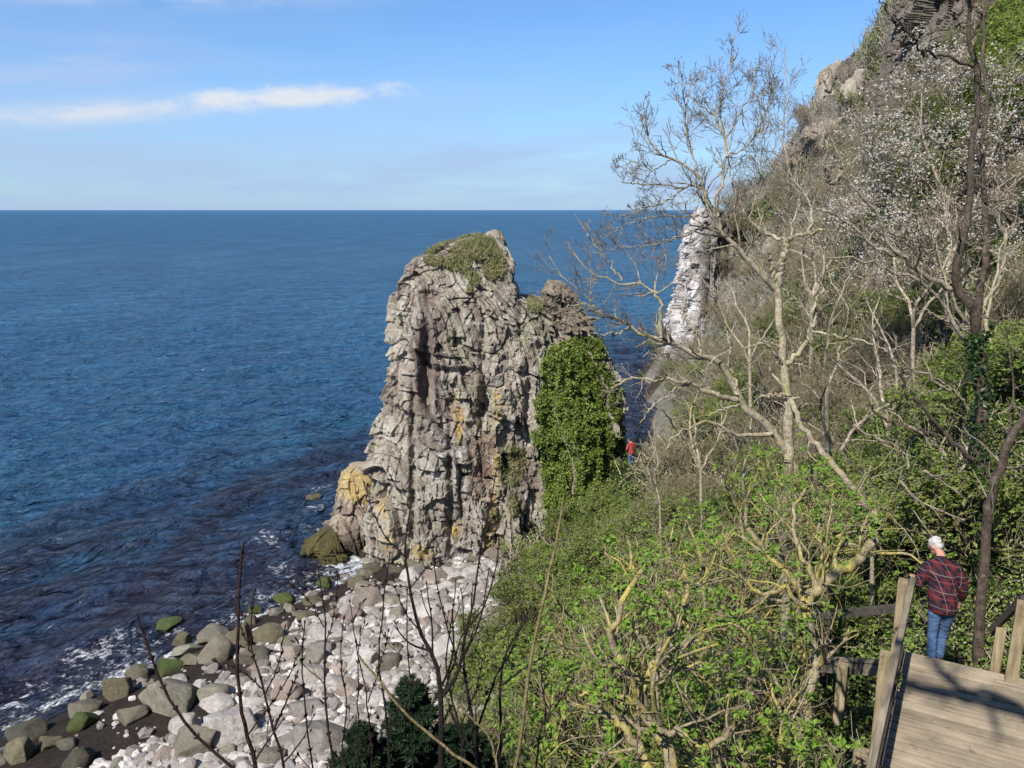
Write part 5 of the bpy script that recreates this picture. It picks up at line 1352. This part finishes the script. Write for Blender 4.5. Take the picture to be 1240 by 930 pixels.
def walkway():
    A = FAR; W = 1.75; Z = np.array([0, 0, 1.])
    root = empty('boardwalk', A, 'weathered wooden plank landing at the lower right with the walker at its end', 'boardwalk')
    r = random.Random(4); bms = []
    n = 30; pitch = .178
    for i in range(n):
        c = A - HD * (i * pitch + pitch / 2)
        l0 = -.02 + r.uniform(-.03, .03) + (.05 if i in (4, 5) else 0); l1 = W + r.uniform(-.03, .04) - (.16 if i == 0 else 0)
        dz = r.uniform(-.004, .004)
        bms.append(beam(c + SDV * l0 - Z * (.02 - dz), c + SDV * l1 - Z * (.02 - dz + r.uniform(-.003, .003)), pitch - r.uniform(.036, .052), .04, bev=.006))
    bm_obj('planks', bms, M['plank'], root, A)
    bms = [beam(A + SDV * s - HD * .05 - Z * .115, A + SDV * s - HD * 5.3 - Z * .115, .07, .15) for s in (.06, W / 2, W - .06)]
    bm_obj('joists', bms, M['shaded_stem'], root, A)  # joists coloured black so the plank gaps look like shade below
    # steps leading down from the far end
    for k in range(5):
        z = -.19 * (k + 1); c = A + HD * (.16 + .29 * k)
        bm_obj('tread', [beam(c + SDV * .02 + Z * (z - .02), c + SDV * 1.3 + Z * (z - .02), .27, .04, bev=.005)], M['plank'], root, A)
    bm_obj('stringer', [beam(A + HD * .02 + SDV * .0 - Z * .2, A + HD * 1.5 - Z * 1.15, .05, .2)], M['rail'], root, A)
    bm_obj('stringer', [beam(A + HD * .02 + SDV * 1.33 - Z * .2, A + HD * 1.5 + SDV * 1.33 - Z * 1.15, .05, .2)], M['rail'], root, A)
    # left railing
    rr = empty('railing', A - SDV * .09, 'grey wooden railing along the left edge of the landing', 'railing')
    for k, (s, top) in enumerate([(.10, 1.03), (2.05, .96), (4.0, .96)]):
        c = A - HD * s - SDV * .12
        bm_obj('post', [beam(c - Z * 1.3, c + Z * top, .125, .125, up=HD, bev=.012)], M['post'], rr, A - SDV * .09)
    c0 = A - SDV * .02 + Z * .95 + HD * .12; c1 = A - SDV * .02 + Z * .90 - HD * 4.8
    bm_obj('handrail', [beam(c0, c1, .075, .12, bev=.012)], M['rail'], rr, A - SDV * .09)
    bm_obj('kickboard', [beam(A - SDV * .045 + Z * .10 - HD * .18, A - SDV * .045 + Z * .1 - HD * 4.8, .04, .14, bev=.006)], M['rail_dark'], rr, A - SDV * .09)
    # short railing of the steps at the right
    def ground_px(px, py, t): return P(px, py, t)
    R1b = P(1222, 822, 10.35); R1t = R1b + Z * 1.05 + SDV * .04
    R2b = P(1203, 808, 10.9) - Z * .05; R2t = R2b + Z * .62 + SDV * .03
    rr = empty('railing', R1b, 'short step railing with two posts at the right edge', 'railing')
    bm_obj('post', [beam(R1b - Z * .9, R1t, .14, .13, up=HD, bev=.012)], M['post'], rr, R1b)
    bm_obj('post', [beam(R2b - Z * .9, R2t, .12, .12, up=HD, bev=.012)], M['post'], rr, R1b)
    bm_obj('handrail', [beam(P(1240, 724, 10.2), P(1200, 764, 11.0), .06, .09, bev=.012)], M['rail_dark'], rr, R1b)
    # lower railing left of the steps
    a = P(1066, 801, 11.2); b = P(985, 797, 12.2)
    rr = empty('railing', P(1030, 830, 11.6), 'low level rail with a stub post behind the twisted elder trunk', 'railing')
    oo = P(1030, 830, 11.6)
    bm_obj('handrail', [beam(a, b, .09, .05), beam(a - Z * .13, b - Z * .13, .05, .16)], M['rail'], rr, oo)
    c = P(1021, 806, 11.5); bm_obj('post', [beam(c - Z * .9, c + Z * .02, .14, .14, up=HD, bev=.02)], M['post'], rr, oo)
    rr = empty('railing', P(1040, 760, 12.3), 'dark grey rail in the shade behind the left railing post', 'railing'); oo = P(1040, 760, 12.3)
    bm_obj('handrail', [beam(P(1092, 736, 11.9), P(985, 746, 12.8), .06, .13)], M['rail_dark'], rr, oo)
    c = P(1003, 748, 12.7); bm_obj('post', [beam(c - Z * 1.2, c, .1, .1, up=HD)], M['rail_dark'], rr, oo)
walkway()

# ------------------------------------------------------------------ people
def skin(verts, edges, radii, sub=2, root=0):
    me = bpy.data.meshes.new('sk'); me.from_pydata([tuple(v) for v in verts], edges, []); me.update()
    o = bpy.data.objects.new('sk', me); COL.objects.link(o)
    o.modifiers.new('s', 'SKIN')
    for i, d in enumerate(me.skin_vertices[0].data):
        rd = radii[i]; d.radius = rd if hasattr(rd, '__len__') else (rd, rd); d.use_root = (i == root); d.use_loose = False
    sm = o.modifiers.new('d', 'SUBSURF'); sm.levels = sub; sm.render_levels = sub
    dg = bpy.context.evaluated_depsgraph_get(); dg.update()
    out = bpy.data.meshes.new_from_object(o.evaluated_get(dg))
    bpy.data.objects.remove(o); bpy.data.meshes.remove(me)
    return out
def chain(*pts): return list(pts)
def skin_chains(chains, sub=2):
    """chains: list of (name, parent_name or None, [(pos, r)...]) ; first vertex of a child chain is joined to the parent's last"""
    verts, edges, rad = [], [], []; last = {}
    for nm, par, pts in chains:
        prev = last[par] if par else None
        for p_, r_ in pts:
            verts.append(p_); rad.append(r_); i = len(verts) - 1
            if prev is not None: edges.append((prev, i))
            prev = i
        last[nm] = prev
    return skin(verts, edges, rad, sub)
def join_remesh(meshes, voxel):
    bm = bmesh.new()
    for m in meshes: bm.from_mesh(m); bpy.data.meshes.remove(m)
    me = bpy.data.meshes.new('j'); bm.to_mesh(me); bm.free()
    o = bpy.data.objects.new('j', me); COL.objects.link(o)
    rm = o.modifiers.new('r', 'REMESH'); rm.mode = 'VOXEL'; rm.voxel_size = voxel
    s = o.modifiers.new('s', 'SMOOTH'); s.iterations = 2; s.factor = .4
    dg = bpy.context.evaluated_depsgraph_get(); dg.update()
    out = bpy.data.meshes.new_from_object(o.evaluated_get(dg)); bpy.data.objects.remove(o); bpy.data.meshes.remove(me)
    out.polygons.foreach_set('use_smooth', np.ones(len(out.polygons), bool)); return out
def ellipsoid(c, s, rot=(0, 0, 0), sub=3):
    bm = bmesh.new(); bmesh.ops.create_icosphere(bm, subdivisions=sub, radius=1.)
    from mathutils import Euler
    Mx = Euler(rot).to_matrix()
    for v in bm.verts: v.co = Mx @ Vector((v.co.x * s[0], v.co.y * s[1], v.co.z * s[2])) + Vector(c)
    me = bpy.data.meshes.new('e'); bm.to_mesh(me); bm.free(); return me
def smooth(me):
    me.polygons.foreach_set('use_smooth', np.ones(len(me.polygons), bool)); return me

t_ = NT('skin'); M['skin'] = t_.out(t_.princ(t_.ramp(t_.noise(t_.coord(), 14, 3), [(.3, (.42, .20, .145)), (.7, (.52, .27, .20))]), .55))
t_ = NT('white_hair'); co_ = t_.coord(); M['hair'] = t_.out(t_.princ(t_.ramp(t_.noise(t_.mapping(co_, (40, 40, 8)), 2., 4), [(.3, (.30, .285, .26)), (.7, (.52, .505, .48))]), .7, t_.bump(t_.noise(t_.mapping(co_, (60, 60, 12)), 2., 4), .6, .01)))
t_ = NT('brown_hair'); M['hair_brown'] = t_.out(t_.princ((.05, .03, .02), .7))
t_ = NT('jeans'); co_ = t_.coord(); M['jeans'] = t_.out(t_.princ(t_.ramp(t_.noise(co_, 9, 5, .65), [(.3, (.035, .075, .17)), (.7, (.10, .18, .34))]), .85, t_.bump(t_.noise(t_.mapping(co_, (1, 1, 2.2)), 12, 4), .8, .03)))
t_ = NT('shoe'); M['shoe'] = t_.out(t_.princ((.035, .028, .022), .6))
t_ = NT('red_jacket'); M['red'] = t_.out(t_.princ(t_.ramp(t_.noise(t_.coord(), 8, 4), [(.3, (.22, .03, .025)), (.7, (.33, .06, .045))]), .7))
def mat_plaid():
    t = NT('plaid_shirt'); co = t.coord('Object'); sx = t.n('SeparateXYZ'); t.set(sx.inputs[0], co)
    x = t.math('ADD', sx.outputs['X'], t.math('MULTIPLY', sx.outputs['Y'], .6)); z = t.math('ADD', sx.outputs['Z'], t.math('MULTIPLY', sx.outputs['X'], .10))
    def fr(v, p, o=0.): return t.math('FRACT', t.math('ADD', t.math('DIVIDE', v, p), o))
    bx = t.math('GREATER_THAN', fr(x, .19), .5); bz = t.math('GREATER_THAN', fr(z, .19, .2), .5)
    c = t.mix(bx, (.016, .012, .020, 1), (.07, .014, .017, 1))
    c = t.mix(bz, c, t.mix(bx, (.065, .014, .018, 1), (.008, .007, .015, 1)))
    for v, p, o, w, cc in ((x, .19, .25, .05, (.18, .15, .15)), (z, .19, .45, .09, (.16, .035, .035)), (z, .19, .06, .05, (.17, .15, .15)), (x, .19, .75, .05, (.13, .03, .03)), (z, .095, .3, .06, (.015, .012, .02))):
        m = t.math('MULTIPLY', t.math('LESS_THAN', fr(v, p, o), w), .65)
        c = t.mix(m, c, (*cc, 1))
    nb = t.noise(t.mapping(co, (1, 1, 1.6)), 9, 4, .6)
    return t.out(t.princ(c, .9, t.bump(nb, .7, .035), spec=.15))
M['plaid'] = mat_plaid()

def hand_chains(w, d, out, sgn, par, curl):
    """fingers rooted in the palm; w wrist, d hand direction, out thumb side"""
    w = np.array(w, float); d = np.array(d, float); d /= np.linalg.norm(d); o = np.array(out, float); o -= d * (o @ d); o /= np.linalg.norm(o)
    n = np.cross(o, d) * sgn
    res = []
    for k, (off, ln) in enumerate([(.032, .072), (.011, .082), (-.011, .076), (-.032, .060)]):
        b = w + d * .075 + o * off; p1 = w + d * .098 + o * off
        a = curl
        p2 = p1 + (d * math.cos(a) + n * math.sin(a)) * ln * .5; p3 = p2 + (d * math.cos(2 * a) + n * math.sin(2 * a)) * ln * .5
        res.append([(b, .0105), (p1, .010), (p2, .009), (p3, .0075)])
    tb = w + d * .03 + o * .028
    res.append([(tb, .013), (tb + (d * .6 + o * .8) * .035, .0115), (tb + (d * .9 + o * .55 + n * .3) * .065, .009)])
    return res

def person(loc, rz, label, arm_l, arm_r, legs, head_turn, mats, s=1., lean=.05, glasses=True, fine=.006):
    root = empty('person', loc, label, 'person'); root.rotation_euler = (0, 0, rz); root.scale = (s, s, s)
    pel = np.array([0, 0, .93]); ch = np.array([0, lean * .8, 1.30]); sh = np.array([0, lean * 1.2, 1.43]); nk = np.array([0, lean * 1.6 + .03, 1.49])
    hd = nk + np.array([-head_turn[0] * .05, .085 + lean * .12, .085 - lean * .12])
    (sl, el, wl), (sr, er, wr) = arm_l, arm_r
    ch_b = [('sp', None, [(pel, (.12, .09)), (pel + (0, lean * .3, .15), (.12, .085)), (ch, (.13, .09)), (sh, (.085, .065)), (nk, .055), (hd + (0, -.03, -.03), .05)])]
    body = [skin_chains(ch_b + [])]
    for (a, e, w) in (arm_l, arm_r):
        a, e, w = map(np.array, (a, e, w)); d = (w - e) / np.linalg.norm(w - e)
        body.append(skin_chains([('a', None, [(sh, .05), (a, .048), (e, .036), (w, .026), (w + d * .05, (.036, .022)), (w + d * .085, (.038, .018))])]))
        for f in hand_chains(w, d, np.array([0, 1, .4]) if w[0] > 0 else np.array([.5, .8, .2]), 1 if w[0] > 0 else -1, None, .45):
            body.append(skin_chains([('f', None, f)]))
    for (h_, k_, a_, toe) in legs:
        body.append(skin_chains([('l', None, [(pel, .09), (h_, .075), (k_, .05), (a_, .036), (np.array(a_) + np.array(toe) * .5, .03)])]))
    # head with face
    yaw, pit = head_turn[0], head_turn[1]
    from mathutils import Euler
    E = Euler((pit, 0, yaw)).to_matrix()
    def hp(v): return tuple(Vector(hd) + E @ Vector(v))
    for c, sz in [((0, 0, .02), (.078, .098, .105)), ((0, .025, -.045), (.062, .075, .075)), ((0, .10, -.01), (.014, .022, .026)), ((0, .085, -.055), (.026, .016, .012)), ((-.08, -.01, -.005), (.012, .022, .034)), ((.08, -.01, -.005), (.012, .022, .034)), ((.032, .082, .015), (.015, .012, .010)), ((-.032, .082, .015), (.015, .012, .010)), ((0, .085, .035), (.05, .012, .010)), ((0, .065, -.10), (.03, .03, .022))]:
        body.append(ellipsoid(hp(c), sz, (pit, 0, yaw), 3))
    link('body', join_remesh(body, fine), M['skin'], root)
    # clothes
    top = [skin_chains([('t', None, [(pel + (0, .0, -.12), (.20, .155)), (pel + (0, .0, -.02), (.205, .155)), (pel + (0, lean * .3, .14), (.205, .155)), (ch, (.215, .155)), (sh + (0, -.01, -.015), (.125, .095)), (nk + (0, -.02, -.03), (.075, .07))])])]
    for (a, e, w) in (arm_l, arm_r):
        a, e, w = map(np.array, (a, e, w)); wv = e + (w - e) * .9
        top.append(skin_chains([('a', None, [(ch * .3 + sh * .7, .09), (a, .092), (a * .5 + e * .5, .082), (e, .074), (e * .45 + wv * .55, .06), (wv, .05)])]))
    link('shirt', join_remesh(top, .012), M[mats[0]], root)
    tr = [skin_chains([('p', None, [(pel + (0, 0, .06), (.155, .12)), (pel + (0, 0, -.06), (.16, .125))])])]
    for (h_, k_, a_, toe) in legs:
        h_, k_, a_ = map(np.array, (h_, k_, a_))
        tr.append(skin_chains([('l', None, [(h_ + (0, 0, .04), .11), (h_ * .55 + k_ * .45, .088), (k_, .070), (k_ * .45 + a_ * .55, .064), (a_ + (0, 0, .01), .062)])]))
    link('jeans', join_remesh(tr, .012), M['jeans'], root)
    for (h_, k_, a_, toe) in legs:
        a_ = np.array(a_); tv = np.array(toe)
        link('shoe', join_remesh([skin_chains([('s', None, [(a_ - tv * .25 + (0, 0, -.05), (.042, .04)), (a_ + tv * .3 + (0, 0, -.055), (.048, .034)), (a_ + tv + (0, 0, -.062), (.042, .024))])]), ellipsoid(a_ + np.array([0, 0, -.03]), (.05, .055, .05))], .01), M['shoe'], root)
    hair = [ellipsoid(hp((0, -.018, .036)), (.083, .094, .096), (pit, 0, yaw), 4), ellipsoid(hp((0, -.055, -.015)), (.070, .05, .055), (pit, 0, yaw), 3)]
    hr = np.random.default_rng(3)
    for _ in range(26):
        a_ = hr.uniform(0, 6.28); b_ = hr.uniform(-.2, 1.3); hair.append(ellipsoid(hp((.078 * math.cos(a_) * math.cos(b_), -.022 + .088 * min(.35, math.sin(a_)) * math.cos(b_), .036 + .09 * math.sin(b_))), (.02, .026, .016), (pit + hr.uniform(-.5, .5), hr.uniform(-.5, .5), yaw), 2))
    link('hair', join_remesh(hair, .009), M[mats[1]], root)
    if glasses:
        g = []
        for sgn in (-1, 1):
            g.append(skin_chains([('g', None, [(hp((sgn * .085, -.02, .022)), .003), (hp((sgn * .082, .06, .018)), .003), (hp((sgn * .05, .105, .012)), .003), (hp((sgn * .012, .11, .014)), .003)])], 1))
        link('glasses', join_remesh(g, .003), M['shoe'], root)
    return root

def people():
    f = FAR + HD * .06 + SDV * .36; f[2] = DZ - .19
    hand = FAR - SDV * .0 + np.array([0, 0, 1.0])
    person(f, math.atan2(-HD[0], HD[1]) + .22, 'white haired man in a dark red plaid shirt and jeans stepping down off the landing', 
           ((-.20, .29, 1.37), (-.32, .12, 1.13), (-.34, .23, 1.165)), ((.20, .27, 1.37), (.29, .24, 1.09), (.29, .36, .88)),
           [((-.085, 0, .90), (-.08, .06, .50), (-.07, -.02, .09), (-.02, .17, -.01)), ((.085, .0, .90), (.07, .16, .50), (.06, .14, .08), (.02, .17, 0))], (.8, -.75), ('plaid', 'hair'), s=.96, lean=.30)
    o = P(762, 566, 46.); o[2] = float(H(o[0], o[1]))
    o = np.array([P(764, 566, 45.)[0], P(764, 566, 45.)[1], P(764, 568, 45.)[2]])
    person(o, .5, 'distant person in a red jacket standing in the gap right of the sea stack', ((-.19, .03, 1.41), (-.28, .02, 1.15), (-.22, .15, .98)), ((.19, .03, 1.41), (.28, .02, 1.15), (.22, .15, .98)),
           [((-.085, 0, .90), (-.09, .03, .49), (-.09, 0, .09), (-.02, .17, 0)), ((.085, 0, .90), (.09, .03, .49), (.09, 0, .09), (.02, .17, 0))], (.2, -.15), ('red', 'hair_brown'), glasses=False, fine=.012)
people()

# ------------------------------------------------------------------ light, sky, camera
sd = Vector((math.sin(SUN_AZ) * math.cos(SUN_EL), math.cos(SUN_AZ) * math.cos(SUN_EL), math.sin(SUN_EL)))
sl = bpy.data.lights.new('sun', 'SUN'); sl.energy = 4.9; sl.angle = math.radians(.53); sl.color = (1., .95, .87)
so = bpy.data.objects.new('sun', sl); COL.objects.link(so); so.rotation_euler = sd.to_track_quat('Z', 'Y').to_euler()

def sky():
    w = bpy.data.worlds.new('World'); SC.world = w; w.use_nodes = True
    t = NT('w', w)
    STR = .066
    sk = t.n('TexSky'); sk.sky_type = 'NISHITA'; sk.sun_disc = False; sk.sun_elevation = SUN_EL; sk.sun_rotation = SUN_AZ % (2 * math.pi)
    sk.altitude = 0; sk.air_density = 1.; sk.dust_density = .4; sk.ozone_density = 2.2
    d = t.coord('Generated'); sx = t.n('SeparateXYZ'); t.set(sx.inputs[0], d)
    yy = t.math('MAXIMUM', sx.outputs['Y'], .15)
    u = t.math('DIVIDE', sx.outputs['X'], yy); v = t.math('DIVIDE', sx.outputs['Z'], yy)
    def gauss(x, c, s): 
        k = t.math('DIVIDE', t.math('SUBTRACT', x, c), s); return t.math('POWER', 2.718, t.math('MULTIPLY', t.math('MULTIPLY', k, k), -1.))
    def vec(a, b, c=0.):
        n = t.n('CombineXYZ'); t.set(n.inputs[0], a); t.set(n.inputs[1], b); t.set(n.inputs[2], c); return n
    def sc(x, k): return t.math('MULTIPLY', x, k)
    vt = t.math('SUBTRACT', v, t.math('MULTIPLY', t.math('ADD', u, .27), .055))
    n1 = t.noise(vec(sc(u, 9.), sc(v, 34.)), 1., 7, .6, dist=.3)
    n2 = t.noise(vec(sc(u, 4.), sc(v, 26.), 3.), 1., 6, .58)
    n3 = t.noise(vec(sc(u, 22.), sc(v, 40.), 7.), 1., 6, .6)
    # cumulus bank
    m = t.math('MULTIPLY', gauss(u, -.27, .135), gauss(vt, .126, .0135))
    m1 = t.ramp(t.math('ADD', t.math('MULTIPLY', m, .62), t.math('MULTIPLY', t.math('MULTIPLY', t.math('SUBTRACT', n3, .5), 1.3), t.ramp(m, [(.05, 0.), (.35, 1.)]))), [(.14, 0.), (.55, 1.)])
    m1 = t.math('MULTIPLY', m1, t.ramp(t.math('ADD', v, t.math('MULTIPLY', t.math('SUBTRACT', n3, .5), .02)), [(.106, 0.), (.122, 1.)]))
    mb = t.math('MULTIPLY', t.math('MULTIPLY', gauss(u, -.46, .26), gauss(vt, .123, .0125)), t.ramp(n1, [(.34, .15), (.62, 1.4)]))
    # thin streaks above
    m2 = t.math('MULTIPLY', t.math('MULTIPLY', gauss(v, .236, .013), gauss(u, -.38, .20)), t.ramp(n1, [(.36, 0.), (.62, 1.)]))
    m3 = t.math('MULTIPLY', t.math('MULTIPLY', gauss(v, .166, .020), gauss(u, -.52, .16)), t.ramp(n2, [(.36, .1), (.62, .9)]))
    m5 = t.math('MULTIPLY', t.math('MULTIPLY', gauss(u, -.75, .35), t.ramp(v, [(.05, 1.), (.4, .4)])), t.ramp(n2, [(.2, .25), (.8, .6)]))
    # veil over the horizon
    veil = t.math('MULTIPLY', t.ramp(v, [(0., .80), (.05, .74), (.105, .46), (.17, .16), (.30, 0.)]), t.ramp(n2, [(.3, .45), (.62, 1.25)]))
    col = t.mix(1., sk.outputs[0], (.70, 1.03, 1.42, 1), 'MULTIPLY')
    EX = 2 ** .8 * STR
    hz = (.42 / EX, .575 / EX, .84 / EX, 1)
    col = t.mix(t.math('MULTIPLY', veil, 1., True), col, hz)
    for mm, k, c in ((m5, .75, (.48, .61, .86)), (m3, .9, (.56, .64, .83)), (m2, .9, (.52, .66, .88)), (mb, .85, (.68, .76, .89)), (m1, .92, (.78, .82, .89))):
        col = t.mix(t.math('MULTIPLY', mm, k, True), col, tuple(q / EX for q in c) + (1,))
    bg = t.n('Background'); t.set(bg.inputs[0], col); bg.inputs[1].default_value = STR
    o = t.n('OutputWorld'); t.t.links.new(bg.outputs[0], o.inputs[0])
sky()

cam = bpy.data.cameras.new('camera'); co = bpy.data.objects.new('camera', cam); COL.objects.link(co)
co.location = (0, 0, CZ); co.rotation_euler = (math.pi / 2 - PITCH, 0, 0)
cam.sensor_fit = 'HORIZONTAL'; cam.sensor_width = 36.; cam.lens = F / 1240 * 36
cam.clip_start = .05; cam.clip_end = 100000
SC.camera = co
SC.view_settings.view_transform = 'Standard'; SC.view_settings.look = 'None'; SC.view_settings.exposure = .8; SC.view_settings.gamma = 1.
SC.cycles.max_bounces = 6; SC.cycles.transparent_max_bounces = 4
SC.cycles.use_denoising = True
